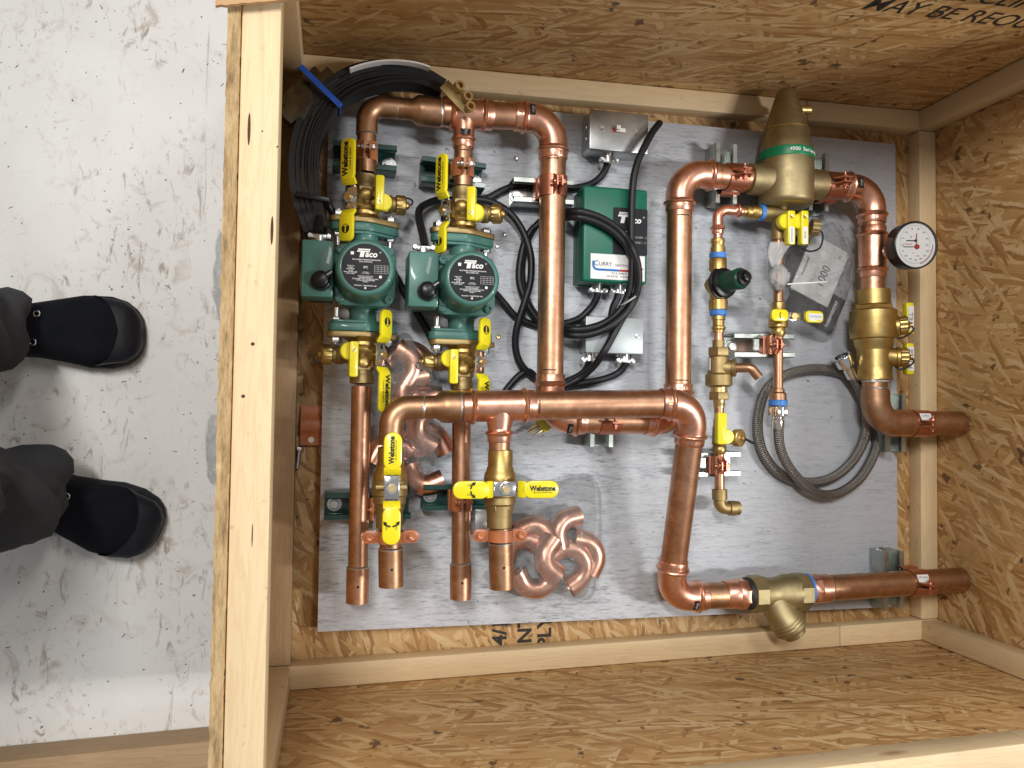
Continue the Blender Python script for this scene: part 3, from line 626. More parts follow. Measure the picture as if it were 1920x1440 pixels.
# ------------------------------------------------------------------ isolation valves on the pumps
def handle(T, mm, l0, l1, w0, w1, s0, s1, two_text=True, name='handle'):
    """lever lying in local XY of mm: long grip to +x, short grip to -x, steel plate between"""
    m = MB(); m.box((0, 0, 1.5), (34, 22, 2.6), .6, mm)
    for sg, l in ((1, l0), (-1, l1)):
        m.box((sg * 22, 0, 6), (17, 19, 2.6), .6, mm @ TR(0, 0, 0) @ TR(sg * 22, 0, 6) @ Matrix.Rotation(-sg * R_(42), 4, 'Y') @ TR(-sg * 22, 0, -6))
    ob = T.part(name, m, 'chrome')
    m = MB(); m.hexa(mm @ V((0, 0, 3)), mm @ V((0, 0, 9)), 10); T.part('handle_nut', m, 'zinc', parent=ob)
    m = MB(); m.cyl(mm @ V((0, 0, -8)), mm @ V((0, 0, 12)), 5.2, 16); T.part('stem', m, 'brass_light', parent=ob)
    for sg, l, wd in ((1, l0, w0), (-1, l1, w1)):
        m = MB(); P = [(x + sg * (26 + l / 2), y) for x, y in stadium(l, wd, 6, min(9 if two_text else wd * .48, wd * .48))]
        m.prism(P, 8, 14.5, 2.6, mm)
        m.box((sg * 25, 0, 8), (13, wd * .96, 5.4), 2, mm @ TR(sg * 25, 0, 8) @ Matrix.Rotation(-sg * R_(38), 4, 'Y') @ TR(-sg * 25, 0, -8)); g_ = T.part('yellow_grip', m, 'yellow_grip', parent=ob)
    return ob
def brand(T, mm, l, sx=1.): T.text('Webstone', 12 * sx, mm @ TR(26 + l * .5, 1.5, 14.6), 'black_print', bold=.03, sx=.92); T.text('a brand of NIBCO', 4.6 * sx, mm @ TR(26 + l * .5, -6.5 * sx, 14.6), 'black_print', sx=1.)
def make_iso():
    T = Thing('isolation_valve', 'x', 'valve', (0, 0, 0), 'brass isolation valves on the pumps', local=True)
    mm = Matrix.Rotation(TILT, 4, 'Y') @ frame((0, 0, 0), Y, X); m = MB(); m.prism(oval(28, 45, 14), .4, 10, 2, mm); T.part('flange', m, 'brass_cast')
    m = MB(); m.lathe((0, 8, 0), Y, [(0, 30), (3, 28), (5, 25.5), (8, 23), (11, 23.5), (13, 23.5), (15, 21), (17, 20.4), (19, 21.5), (22, 21), (26, 17), (30, 16), (34, 19), (40, 21), (46, 20.5), (50, 18)], 32); T.part('body', m, 'brass')
    m = MB(); m.hexa((0, 54, 0), (0, 62, 0), 20); m.lathe((0, 62, 0), Y, [(0, 17), (6, 17.5), (8, 18.8), (20, 18.8), (21, 16)], 30); m.lathe((0, 50, 0), Y, [(0, 17.5), (8, 17.5)], 24); T.part('union_end', m, 'brass_cast')
    # drain port, towards +X
    m = MB(); m.lathe((8, 38, 0), X, [(0, 13.5), (22, 13.5), (24, 15), (34, 15), (36, 12.5), (40, 12.5), (41, 14)], 28); dp = T.part('drain_port', m, 'brass_cast')
    m = MB(); m.lathe((49, 38, 0), X, [(0, 14.5), (1.5, 16.4, 1.1), (14, 16.4, 1.1), (15.5, 15), (17, 13), (17.5, 7), (20, 6.5), (22, 4.4), (23, 3)], 36); T.part('drain_cap', m, 'brass', parent=dp)
    m = MB(); m.tube(smooth([(70, 38, 2), (75, 40, 3), (76, 47, 1), (66, 52, -4), (52, 50, -8), (44, 44, -10)], 5), 1.5, 8); T.part('cap_strap', m, 'rubber', parent=dp)
    # drain handle, stem up (+Z)
    m = MB(); m.cyl((27, 34, 10), (27, 34, 26), 8, 18); T.part('drain_stem', m, 'brass_cast')
    m = MB(); m.lathe((27, 33, 22), Z, [(0, 14), (10, 14.3), (12, 12.8)], 30); m.prism([(x + 21, y + 46) for x, y in stadium(14, 56, 4, 3.5)], 26, 42, 2.2); dh = T.part('drain_handle', m, 'yellow_grip')
    m = MB(); m.lathe((21, 31, 40), Z, [(0, 4.2), (2.4, 4.2), (2.6, 2.4), (1.6, 1.2)], 14); T.part('handle_screw', m, 'brass_light', parent=dh)
    # main lever: stem leans to -X
    a_ = R_(52); sd = V((-math.cos(a_), 0, math.sin(a_))); m = MB(); m.cyl((0, 37, 0), V((0, 37, 0)) + sd * 30, 10, 20); T.part('stem_boss', m, 'brass_cast')
    mm = frame(V((0, 37, 0)) + sd * 36, sd, Y); handle(T, mm, 66, 46, 27, 27, 1, 1); 
    T.text('Webstone', 14.5, mm @ TR(59, 3, 14.65), 'black_print', bold=.045, sx=.88); T.text('a brand of NIBCO', 4.6, mm @ TR(59, -6.5, 14.65), 'black_print')
    m = MB(); m.lathe(mm @ V((-52, 0, 14.5)), sd, [(0, 7.4), (.3, 7.4)], 28); T.part('round_logo', m, 'black_print')
    m = MB(); m.box((-52, 0, 14.95), (12, 1.8, .2), 0, mm); m.box((-47, 0, 14.95), (1.8, 7, .2), 0, mm); T.part('logo_bars', m, 'yellow_grip')
    return T.e
iv = make_iso()
ivs = [(-281, 253, 0, 0, 'brass isolation valve above the pump in front of the dull rail'), (-120, 245, 0, -20, 'brass isolation valve between the tee riser and its pump'),
       (-281, 79, 180, -10, 'brass isolation valve below the pump in front of the dull rail'), (-117, 72, 180, -2, 'brass isolation valve below the other pump, beside the elbow bag')]
for i, (x, y, rz, ry, lb) in enumerate(ivs):
    o = iv if i == 0 else copy_tree(iv); o.location = V((x, y, ZL)) * .001; o.rotation_euler = (0, R_(ry), R_(rz)); o['label'] = lb
    for ch in o.children:
        if ch.name.startswith('flange'): ch.rotation_euler = (0, R_(-ry) - (2 * TILT if rz else 0), 0)

# ------------------------------------------------------------------ two lever ball valves on the upper header
def make_ball(rz_handle, label, loc):
    T = Thing('ball_valve', label, 'valve', loc, 'lever ball valves under the upper header', local=True)
    m = MB(); m.lathe((0, 58, 0), -Y, [(0, 17.5), (1, 19.4), (26, 19.6), (30, 21.5), (34, 22), (38, 24.5), (46, 25.5), (52, 25)], 32); T.part('union_end', m, 'brass')
    m = MB(); m.lathe((0, 10, 0), -Y, [(0, 24), (2, 26.5), (18, 27), (24, 27), (26, 24)], 32); m.lathe((0, -15, 0), -Y, [(0, 24.5), (3, 25), (11, 25), (14, 22), (32, 20), (34, 20), (48, 19.5), (50, 17.5)], 32); m.hexa((0, -24, 0), (0, -38, 0), 22.5); T.part('body', m, 'brass_cast')
    m = MB(); m.cyl((0, 0, 20), (0, 0, 34), 11, 20); m.box((0, 0, 30), (46, 6, 5), 1); T.part('stem_boss', m, 'brass_cast')
    mm = TR(0, 0, 36) @ Matrix.Rotation(R_(rz_handle), 4, 'Z')
    handle(T, mm, 56, 56, 27, 27, 1, 1, False)
    T.text('Webstone', 11, mm @ TR(56, 1.5, 14.65), 'black_print', bold=.045, sx=.85); T.text('PRO-PAL CONNECTION', 2.7, mm @ TR(56, -4.5, 14.65), 'black_print')
    m = MB()
    for sg in (1, -1):
        pts = [mm @ V((-50 + 0 - 5 * math.cos(a_), sg * 9 * math.sin(a_), 14.9)) for a_ in [R_(10 + 8 * k) for k in range(9)]]; m.tube(pts, [1.3] * 8 + [.8], 6)
        e = pts[-1]; m.lathe(e, (pts[-1] - pts[-3]), [(0, 3.2), (5, .2)], 8)
    T.part('turn_arrows', m, 'black_print')
    T.text('Off', 5, mm @ TR(-57, 7, 14.65) @ Matrix.Rotation(R_(0), 4, 'Z'), 'black_print'); T.text('On', 5, mm @ TR(-57, -7, 14.65), 'black_print')
    return T
make_ball(90, 'brass ball valve with its yellow handle in line with the pipe', (-238, -160, ZU))
make_ball(0, 'brass ball valve with its yellow handle across the pipe', (-67, -163, ZU))

def split_ring(p, r, label, rot=0):
    T = Thing('split_ring_hanger', label, 'hanger', (p[0], p[1], ZS), 'orange split ring hangers'); p = V(p)
    m = MB(); m.lathe(p - Y * 9, Y, [(0, r + .2), (0, r + 2.6), (18, r + 2.6), (18, r + .2)], 36, False); T.part('ring', m, 'clamp_orange')
    for sg in (-1, 1):
        for dz in (-3.4, 3.4):
            m = MB(); mm = TR(*p) @ Matrix.Rotation(R_(8 * sg), 4, 'Y'); m.prism([(x + sg * (r + 12), y) for x, y in stadium(28, 19, 8)], dz - 1.6, dz + 1.6, .5, mm); T.part('ear', m, 'clamp_orange')
        q = p + X * sg * (r + 15); m = MB(); m.lathe(q + Z * 3, Z, [(0, 6.5), (4, 6), (5.5, 3.5), (4.5, 1.2)], 16); m.cyl(q - Z * 14, q + Z * 3, 2.8, 10); T.part('screw', m, 'clamp_orange')
    m = MB(); m.cyl((p.x, p.y, ZS - 20), p - Z * (r + 1), 4.8, 14); T.part('threaded_rod', m, 'zinc')
    m = MB(); m.box((p.x, p.y + (2 if rot else 14), ZS + 2.4), (45, 52, 4.4), .8); T.part('base_plate', m, 'zinc')
    m = MB(); m.hexa((p.x, p.y, ZS + 5), (p.x, p.y, ZS + 15), 10); T.part('nut', m, 'zinc')
split_ring((-235, -238, ZU), 17, 'orange split ring hanger below the lengthwise yellow handle')
split_ring((-65, -239, ZU), 17.6, 'orange split ring hanger below the crosswise yellow handle', 1)

# ------------------------------------------------------------------ air separator
T = Thing('air_separator', 'conical bronze air separator with green lettered band', 'separator', (482, 386, 55))
ax0 = V((482, 340, ZL)); 
m = MB(); m.lathe(ax0, Y, [(0, 30), (1, 44), (6, 48), (10, 49), (70, 49.5), (110, 47), (112, 46), (150, 37), (190, 25), (212, 17.5), (217, 14)], 48); T.part('body', m, 'bronze', ang=50)
m = MB(); m.lathe(ax0 + Y * 140, Y, [(0, 39.6), (1, 40.4), (3, 40)], 48); T.part('seam', m, 'brass')
m = MB(); m.lathe((405, 386, ZL), X, [(0, 24), (1, 27.5), (24, 28.5), (60, 34), (90, 34), (124, 28.5), (152, 27.5), (153, 24)], 36); T.part('side_ports', m, 'bronze')
m = MB(); m.lathe(ax0 + Y * 83, Y, [(0, 49.6), (1, 50), (17, 48.6), (18, 47.6)], 56); bd = T.part('label_band', m, 'green_band')
wtxt = '4900 Series Air Separator'; 
for i, ch in enumerate(wtxt):
    a_ = R_(112 - i * 5.6); rr = 49.9; c = V((482 + rr * math.cos(a_), 340 + 92, ZL + rr * math.sin(a_))); nn = V((math.cos(a_), .07, math.sin(a_)))
    if ch != ' ': T.text(ch, 9.5, frame(c, nn, V((math.sin(a_), 0, -math.cos(a_)))), 'white_print', bd, bold=.02, thick=.3)
m = MB(); m.lathe((500, 520, ZL + 8), (1, .05, .1), [(0, 8), (24, 8), (25, 6)], 20); T.part('vent_port', m, 'brass_light')

# ------------------------------------------------------------------ copper between separator, gauge and purge valve
XR = 664.
T = Thing('copper_pipe_run', 'copper elbow and gauge tee between air separator and purge valve', 'pipe', (XR, 280, ZL))
m = MB(); m.lathe((553, 386, ZL), X, [(0, 22.6), (60, 22.6)], 32); T.part('pipe', m, 'copper_pipe')
m = MB(); m.tube(arcpath((602, 387, ZL), (XR, 387, ZL), (XR, 326, ZL), 42, 14), 24.8, 32); press(m, (606, 387, ZL), -X, 22.6); press(m, (XR, 332, ZL), -Y, 22.6); T.part('elbow', m, 'copper_new'); badge(T, (622, 387, ZL), X, (0, .1, 1), 22.6, 'viega', (10, 20))
m = MB(); m.lathe((XR, 324, ZL), -Y, [(0, 22.6), (14, 22.6)], 32); T.part('pipe', m, 'copper_pipe'); m = MB(); m.lathe((XR, 222, ZL), -Y, [(0, 22.6), (30, 22.6)], 32); T.part('pipe', m, 'copper_pipe')
m = MB(); m.lathe((XR, 302, ZL), -Y, [(0, 24.8), (72, 24.8)], 32); press(m, (XR, 304, ZL), Y, 22.6); press(m, (XR, 228, ZL), -Y, 22.6)
gp = V((XR + 14, 264, ZL + 15)); gd_ = V((.62, .1, .78)).normalized(); m.lathe(gp - gd_ * 2, gd_, [(0, 15), (8, 13.5), (14, 12.5)], 24); T.part('gauge_tee', m, 'copper_new')

T = Thing('pressure_gauge', 'round white dial pressure and temperature gauge in a black case', 'gauge', (XR + 20, 264, 110))
m = MB(); m.cyl(gp + gd_ * 8, gp + gd_ * 26, 8, 18); T.part('stem', m, 'copper_new'); m = MB(); m.hexa(gp + gd_ * 14, gp + gd_ * 22, 11); T.part('stem_nut', m, 'brass')
gc = V((703, 270, 138)); gn = V((-.08, -.06, 1)).normalized(); gm = frame(gc, gn, (1, .04, 0))
m = MB(); m.lathe(gc, gn, [(0, 36), (2, 42), (26, 43), (29, 43.6), (32, 43), (33, 40.8), (27, 40.4)], 56); T.part('case', m, 'black_plastic')
m = MB(); m.lathe(gc + gn * 28, gn, [(0, 40.2), (.8, 40.2)], 56); dl = T.part('dial', m, 'white_print', 'white dial with black and red scales')
m = MB(); m.lathe(gc + gn * 32.2, gn, [(0, 40.4), (.7, 40.4)], 48); T.part('lens', m, 'gauge_lens')
zt = 28.95; mk = MB(); mr = MB()
for k in range(41):
    a_ = R_(-15 + 210 * k / 40); l = 3.2 if k % 5 == 0 else 1.7
    mk.box((30 - l / 2, 0, 0), (l, .45, .1), 0, gm @ TR(0, 6, zt) @ Matrix.Rotation(a_, 4, 'Z') @ TR(0, 0, 0))
for k in range(41):
    a_ = R_(195 + 150 * k / 40); l = 3.2 if k % 5 == 0 else 1.7
    mk.box((34 - l / 2, 0, 0), (l, .45, .1), 0, gm @ TR(0, 0, zt) @ Matrix.Rotation(a_, 4, 'Z'))
T.part('scale_marks', mk, 'black_print', parent=dl)
for k in range(12):
    a_ = R_(-70 + 75 * k / 12); mr.box((35, 0, 0), (1.4, 4, .1), 0, gm @ TR(0, 0, zt) @ Matrix.Rotation(a_, 4, 'Z'))
mr.lathe(gm @ V((3, -3, zt)), gn, [(0, 4.6), (3, 4)], 24); mr.box((2, 9, 1.5), (1.3, 24, .5), 0, gm @ TR(0, 0, zt)); T.part('red_pointer', mr, 'red_plastic', parent=dl)
mk = MB(); mk.box((-10, -3.2, 1), (28, 1, .4), 0, gm @ TR(0, 0, zt)); mk.box((-8, 8, 1), (20, 1.4, .4), 0, gm @ TR(0, 0, zt)); mk.lathe(gm @ V((1, 8, zt)), gn, [(0, 2.6), (1.6, 2.4)], 16); T.part('black_pointer', mk, 'black_print', parent=dl)
for k, s_ in enumerate(('0', '10', '20', '30', '40', '50', '60', '75')): a_ = R_(195 - 30 * k); T.text(s_, 4.2, gm @ TR(24 * math.cos(a_), 6 + 24 * math.sin(a_), zt), 'black_print', dl)
for k, s_ in enumerate(('70', '100', '130', '160', '190', '220', '250')): a_ = R_(205 + 22 * k); T.text(s_, 3.8, gm @ TR(27 * math.cos(a_), 27 * math.sin(a_), zt), 'black_print', dl)
T.text('Honeywell', 4, gm @ TR(-14, 2, zt), 'red_print', dl); T.text('psi', 3.4, gm @ TR(-8, 15, zt), 'black_print', dl); T.text('°F', 4, gm @ TR(-4, -15, zt), 'black_print', dl); T.text('TEMP', 3, gm @ TR(5, -20, zt), 'red_print', dl)

# ------------------------------------------------------------------ purge valve and supply stub
T = Thing('purge_valve', 'big brass purge valve with two capped side ports and FILL and PURGE handles', 'valve', (XR + 4, 115, ZL - 30))
c0 = V((665, 195, ZL)); dv = (V((669, 30, ZL)) - c0).normalized()
m = MB(); m.lathe(c0, dv, [(0, 26), (1, 31), (28, 31.5), (30, 34)], 36); m.hexa(c0 + dv * 28, c0 + dv * 40, 36); m.lathe(c0 + dv * 38, dv, [(0, 38), (3, 42), (46, 42.5), (54, 41), (56, 36), (68, 34), (76, 30), (82, 30)], 40); m.lathe(c0 + dv * 106, dv, [(0, 30), (40, 30.5), (56, 30.5), (58, 31.5), (64, 31.5), (65, 26)], 36); T.part('body', m, 'brass')
for k, (yy, tl, wd_) in enumerate(((72, (.82, .05, .57), 'FILL'), (128, (.86, .0, .5), 'PURGE'))):
    q = c0 + dv * yy; td = V(tl).normalized(); m = MB(); m.lathe(q + td * 16, td, [(0, 23), (14, 18), (20, 17.5), (22, 19.5), (27, 19.5), (28, 16)], 30); pt = T.part('side_port', m, 'brass')
    m = MB(); m.lathe(q + td * 44, td, [(0, 15), (1, 17, 1.2), (13, 17, 1.2), (14.5, 15), (15.5, 8), (17, 7), (18, 4.5), (22, 4)], 36); T.part('port_cap', m, 'brass', parent=pt)
    e = q + td * 64; side = V((0, -1, 0)); m = MB(); m.tube(smooth([e, e + V((2, -10, 2)), e - td * 14 + side * 22, e - td * 26 + side * 20, e - td * 28 + side * 8], 5), 1.8, 8); T.part('cap_strap', m, 'rubber', parent=pt)
    hc = V((749, q.y + (24 if k == 0 else 18), ZL - 8)); m = MB(); m.cyl(q + X * 30 + Z * -8, hc, 7, 16); T.part('handle_stem', m, 'brass_cast')
    m = MB(); m.box(hc + V((0, -2 if k == 0 else -18, 0)), (16, 60, 13), 2.4); hd = T.part('handle', m, 'yellow_grip')
    mm = frame(hc + V((1, -2 if k == 0 else -18, 6.9)), Z, Y); m = MB(); m.box((0, 0, 0), (46, 12, .5), 0, mm); T.part('paper_label', m, 'paper', parent=hd); T.text(wd_, 12.5, mm @ TR(0, 0, .35), 'black_print', hd, thick=.05)
T = Thing('copper_pipe_run', 'tarnished copper elbow and supply stub poking over the crate rail', 'pipe', (760, -56, ZL - 24))
m = MB(); m.lathe((669, 32, ZL), -Y, [(0, 23), (40, 23)], 32); T.part('pipe', m, 'copper_old')
m = MB(); m.tube(arcpath((670, 6, ZL), (672, -56, ZL), (742, -56, ZL), 42, 14), 26, 32); T.part('elbow', m, 'brass_cast' if 0 else 'copper_old')
m = MB(); m.lathe((670, 8, ZL), Y, [(0, 26), (1.5, 25.5), (3, 23)], 32); T.part('solder_ring', m, 'solder')
m = MB(); m.pipe((738, -56, ZL), (858, -55, ZL), 23.4); T.part('pipe', m, 'copper_old')
m = MB(); m.tube([V((669, 22, ZL)) + V((24.3 * math.cos(a_), 0, 24.3 * math.sin(a_))) for a_ in [R_(-20 + 22 * k) for k in range(11)]], 1.3, 6); m.box((650, 22, ZL + 21), (9, 6, 6), 1); T.part('white_tie', m, 'white_print')

# ------------------------------------------------------------------ strainer and return pipe
T = Thing('y_strainer', 'bronze strainer with a slanted branch over the crate rail', 'strainer', (474, -362, ZL - 30))
s0 = V((402, -365, ZL)); 
m = MB(); m.lathe(s0, X, [(0, 27.5), (2, 29), (8, 29), (9, 27)], 32); T.part('thread_tape', m, 'rubber')
m = MB(); m.lathe(s0 + X * 8, X, [(0, 30), (2, 33), (24, 33), (26, 30)], 8, True, R_(22.5)); m.lathe(s0 + X * 32, X, [(0, 31), (14, 27), (28, 27), (46, 32), (68, 32)], 32); m.lathe(s0 + X * 96, X, [(0, 31), (2, 34), (24, 34), (26, 30)], 8, True, R_(22.5)); T.part('body', m, 'bronze')
yd = V((.52, -.80, .12)).normalized(); yo = s0 + X * 46; m = MB(); m.lathe(yo, yd, [(0, 20), (18, 26), (52, 28.5), (54, 30), (76, 30), (80, 27), (82, 22), (90, 20)], 36); br = T.part('branch', m, 'bronze'); 
for k in range(3): m = MB(); m.lathe(yo + yd * (56 + k * 6), yd, [(0, 30.2), (1.5, 31), (3, 30.2)], 36); T.part('branch_ridge', m, 'bronze', parent=br)
T = Thing('return_pipe', 'copper return pipe with adaptor running from strainer to crate wall', 'pipe', (700, -358, ZL - 23))
m = MB(); m.lathe((524, -361.5, ZL), X, [(0, 26), (1, 28.5), (5, 28.5), (6, 26)], 28); T.part('thread_tape', m, 'blue_tape')
m = MB(); m.lathe((528, -361.5, ZL), X, [(0, 26), (2, 27.5), (18, 27.5), (20, 25.5), (38, 25.2), (40, 24)], 8, True); m.lathe((545, -361.3, ZL), X, [(0, 25.6), (22, 25.6), (23, 23)], 32); T.part('adaptor', m, 'copper_new')
m = MB(); m.lathe((567, -361, ZL), X, [(0, 25.8), (2, 25.2), (4, 23.2)], 32); T.part('solder_ring', m, 'solder')
m = MB(); m.pipe((560, -361, ZL), (859, -355, ZL), 23.2); T.part('pipe', m, 'copper_old')

# ------------------------------------------------------------------ small bore lines on the right
ZC = 86.
def ipt(px, py, z=ZC): return A(px, py, z)
XF = ipt(1347, 620).x
yv = lambda py: ipt(1350, py).y
T = Thing('fill_line', 'small brass and copper fill line hanging below the air separator', 'pipe', (XF, 100, ZB))
def F(py, z=ZC): return V((XF + (py - 620) * .014, yv(py), z))
def seg(T, name, mat, py0, py1, prof=None, r=None, hexr=None, seg_=24):
    a, b = F(py0), F(py1); m = MB()
    if hexr: m.hexa(a, b, hexr)
    else:
        L = (b - a).length; m.lathe(a, b - a, [(f_ * L, r_) for f_, r_ in prof] if prof else [(0, r), (L, r)], seg_)
    return T.part(name, m, mat)
hx0 = ipt(1440, 397, ZC).x; hyy = ipt(1400, 397, ZC).y; fx = F(430).x
m = MB(); m.tube(arcpath((fx + 46, hyy, ZC), (fx, hyy, ZC), (fx, hyy - 40, ZC), 17, 10), 9.6, 20)
for k in (0, 1): press(m, (fx + 44, hyy, ZC) if k == 0 else (fx, hyy - 40, ZC), X if k == 0 else -Y, 7.8, 5)
T.part('elbow', m, 'copper_new'); seg(T, 'pipe', 'copper_new', 425, 450, r=8.4)
m = MB(); m.lathe((fx + 46, hyy, ZC), X, [(0, 8.4), (10, 8.4), (10, 11), (16, 12), (20, 11), (24, 13), (40, 13), (40, 10)], 24); T.part('press_adaptor', m, 'brass'); m = MB(); m.lathe((fx + 82, hyy, ZC), X, [(0, 13), (1, 15), (9, 15), (10, 13)], 20); T.part('thread_tape', m, 'blue_tape')
m = MB(); m.lathe((fx + 90, hyy, ZC), X, [(0, 13), (2, 14.5), (44, 14.5), (46, 12)], 28); m.cyl((hx0 + 26, hyy + 16, ZC), (hx0 + 26, hyy - 34, ZC), 13, 24); T.part('brass_tee', m, 'brass_cast'); m = MB(); m.lathe((hx0 + 26, hyy + 12, ZC), Y, [(0, 13), (1, 16.5), (11, 16.5), (12, 13)], 22); T.part('thread_tape', m, 'blue_tape')
seg(T, 'press_adaptor', 'brass', 447, 475, [(0, 9), (.05, 12), (.2, 13), (.35, 11.4), (.6, 11.4), (.62, 13.5), (1, 13.5)])
seg(T, 'thread_tape', 'blue_tape', 474, 486, [(0, 13), (.1, 15.4), (.85, 15), (1, 13)])
seg(T, 'regulator_body', 'brass', 485, 583, [(0, 14), (.03, 16), (.22, 16), (.26, 13), (.34, 15), (.42, 22), (.5, 25), (.58, 22), (.68, 15), (.78, 15), (.8, 17), (.98, 17), (1, 14)], seg_=32)
seg(T, 'thread_tape', 'blue_tape', 581, 593, [(0, 13), (.1, 15.6), (.85, 15.2), (1, 13)])
seg(T, 'press_adaptor', 'brass', 592, 624, [(0, 12), (.25, 12.6), (.3, 10.5), (.6, 10.5), (.66, 12.8), (.78, 12.8), (.85, 10.8), (1, 10.6)])
seg(T, 'pipe', 'copper_new', 622, 656, r=8.6)
seg(T, 'socket', 'brass_cast', 638, 653, r=10.8)
# regulator bonnet and knob lean up towards the right
rb = F(534); kd = V((.24, .05, 1)).normalized()
m = MB(); m.lathe(rb + kd * 4, kd, [(0, 22), (4, 29), (8, 29), (9, 26), (14, 27.5), (17, 26), (19, 20)], 12 * 3); T.part('regulator_collar', m, 'black_plastic')
m = MB(); m.lathe(rb + kd * 22, kd, [(0, 20), (14, 18.5), (24, 18)], 30); T.part('bonnet', m, 'knob_green')
m = MB(); m.lathe(rb + kd * 44, kd, [(0, 18, .8), (14, 19.5, .8), (18, 18, .8), (20, 15)], 40); T.part('knob', m, 'knob_green')
m = MB(); m.lathe(rb + kd * 63, kd, [(0, 14.5), (6, 14), (7, 8.5), (14, 8), (15, 6)], 28); T.part('cap', m, 'black_plastic')
# backflow preventer
seg(T, 'union_nut', 'brass_cast', 652, 668, hexr=20)
seg(T, 'backflow_body', 'brass_cast', 667, 726, [(0, 15), (.05, 18), (.2, 19), (.55, 19.5), (.62, 24), (.94, 24), (1, 18)], seg_=30)
seg(T, 'neck', 'brass_light', 724, 737, r=15)
seg(T, 'union_nut', 'brass_cast', 735, 750, hexr=19)
seg(T, 'neck', 'brass_light', 749, 765, [(0, 11), (.6, 10.5), (.65, 10), (1, 10)])
seg(T, 'pipe', 'copper_pipe', 763, 787, r=8.8)
q = F(690); vd = V((.8, .0, .6)).normalized()
m = MB(); m.lathe(q + vd * 10, vd, [(0, 17), (14, 14), (15, 16), (20, 16), (21, 12)], 28); T.part('vent_port', m, 'brass_cast')
m = MB(); a1 = q + vd * 30; c1 = q + vd * 56; m.tube(arcpath(a1, c1, c1 + V((.55, -.65, .1)) * 26, 12, 8), 8.6, 20, False); T.part('vent_elbow', m, 'copper_old'); m = MB(); m.lathe(c1 + V((.55, -.65, .1)) * 25, V((.55, -.65, .1)), [(0, 6.5), (.5, 6.5)], 18); T.part('vent_mouth', m, 'black_print')
m = MB(); m.box((XF - 20.5, yv(684), ZC + 5), (1, 22, 9), .2); T.part('paper_label', m, 'paper')
# drain valve
seg(T, 'drain_valve_body', 'brass', 785, 852, [(0, 9.5), (.05, 10.5), (.18, 10.5), (.25, 12), (.7, 13), (.75, 11), (.78, 12.5), (.92, 12.5), (1, 9.5)])
q = F(820); m = MB(); m.lathe(q, (.9, 0, .35), [(0, 10), (16, 10), (17, 12), (22, 12)], 24); T.part('drain_port', m, 'brass')
cd_ = V((.45, -.02, .88)).normalized(); m = MB(); m.lathe(q + V((27, 0, 8)), cd_, [(0, 14), (1, 16, .9), (12, 16, .9), (13, 14.5), (13.5, 5), (19, 4), (19.5, 2)], 36); T.part('drain_cap', m, 'brass_light')
e = q + V((27, 0, 8)) + cd_ * 17; m = MB(); m.tube(smooth([e, e + V((10, -4, -1)), e + V((22, -8, -9)), e + V((30, -10, -14))], 5), [2.4] * 15 + [1.4], 8); T.part('cap_strap', m, 'rubber')
hq = F(803) + V((-8, 0, 0)); m = MB(); m.prism([(x, y) for x, y in stadium(18, 56, 4, 3)], 14, 28, 2, TR(hq.x, hq.y, ZC)); m.lathe(F(818) + V((4, 0, 12)), Z, [(0, 13), (10, 13.4), (12, 12)], 26); T.part('drain_handle', m, 'yellow_grip')
seg(T, 'pipe', 'copper_pipe', 850, 920, r=8.8)
e0 = F(917); e1 = F(953); m = MB(); m.lathe(e0, e1 - e0, [(0, 11), (.5, 13.5), (19, 13.5), (20, 11)], 26); m.tube(arcpath(e0 + V((0, -16, 0)), e1, e1 + X * 20, 12, 8), 11, 22); m.lathe(e1 + X * 17, X, [(0, 11), (.6, 13.5), (12, 13.5), (13, 12), (15, 12.6), (20, 12.6), (20.5, 9), (14, 9)], 26); T.part('push_elbow', m, 'brass_cast')

XE = ipt(1459, 650).x
T = Thing('expansion_line', 'small copper expansion line with yellow tagged valve ending at the braided hose', 'pipe', (XE, 100, ZB))
def F(py, z=ZC): return V((XE, ipt(1459, py).y, z))
ym = F(417).y
m = MB(); m.lathe((XE - 6, ym, ZC), X, [(0, 10), (1, 13), (20, 13), (22, 11), (44, 11), (46, 13), (60, 13)], 24); m.cyl(F(405), F(450), 13, 22); T.part('manifold', m, 'brass_cast')
m = MB(); m.lathe((XE + 62, ym - 6, ZC + 6), (1, -.1, .25), [(0, 13), (1, 15.5, 1), (15, 15.5, 1), (16, 13)], 32); T.part('port_cap', m, 'brass_cast')
e = V((XE + 80, ym - 8, ZC + 8)); m = MB(); m.tube(smooth([e, e + V((6, -14, 2)), e + V((0, -36, 2)), e + V((-18, -44, 0)), e + V((-36, -40, 0))], 6), 1.8, 8); T.part('cap_strap', m, 'rubber')
for px, wd_ in ((1480, 'EXPANSION'), (1505, 'RELIEF')):
    c = ipt(px, 428, ZC + 30); m = MB(); m.prism(stadium(15, 62, 4, 3), -6, 8, 2, TR(c.x, c.y, c.z)); m.lathe(ipt(px - 12, 417, ZC + 22), Z, [(0, 14), (9, 14), (11, 12)], 26); hd = T.part('yellow_handle', m, 'yellow_grip')
    mm = frame(c + V((0, -14, 8.3)), Z, Y); m = MB(); m.box((0, 0, 0), (30, 9, .4), 0, mm); T.part('paper_label', m, 'paper', parent=hd); T.text(wd_, 4.6, mm @ TR(0, 0, .3), 'black_print', hd, thick=.05)
    m = MB(); m.lathe(c + V((0, 20, 7)), Z, [(0, 4.2), (2, 4), (1.4, 1.5)], 14); T.part('handle_screw', m, 'brass_light', parent=hd)
seg(T, 'pipe', 'copper_old', 445, 572, r=8.8)
seg(T, 'valve_body', 'brass', 566, 632, [(0, 10), (.03, 12.5), (.28, 13), (.34, 16), (.62, 17.5), (.72, 17.5), (.76, 12), (.8, 13), (.9, 13), (1, 10)])
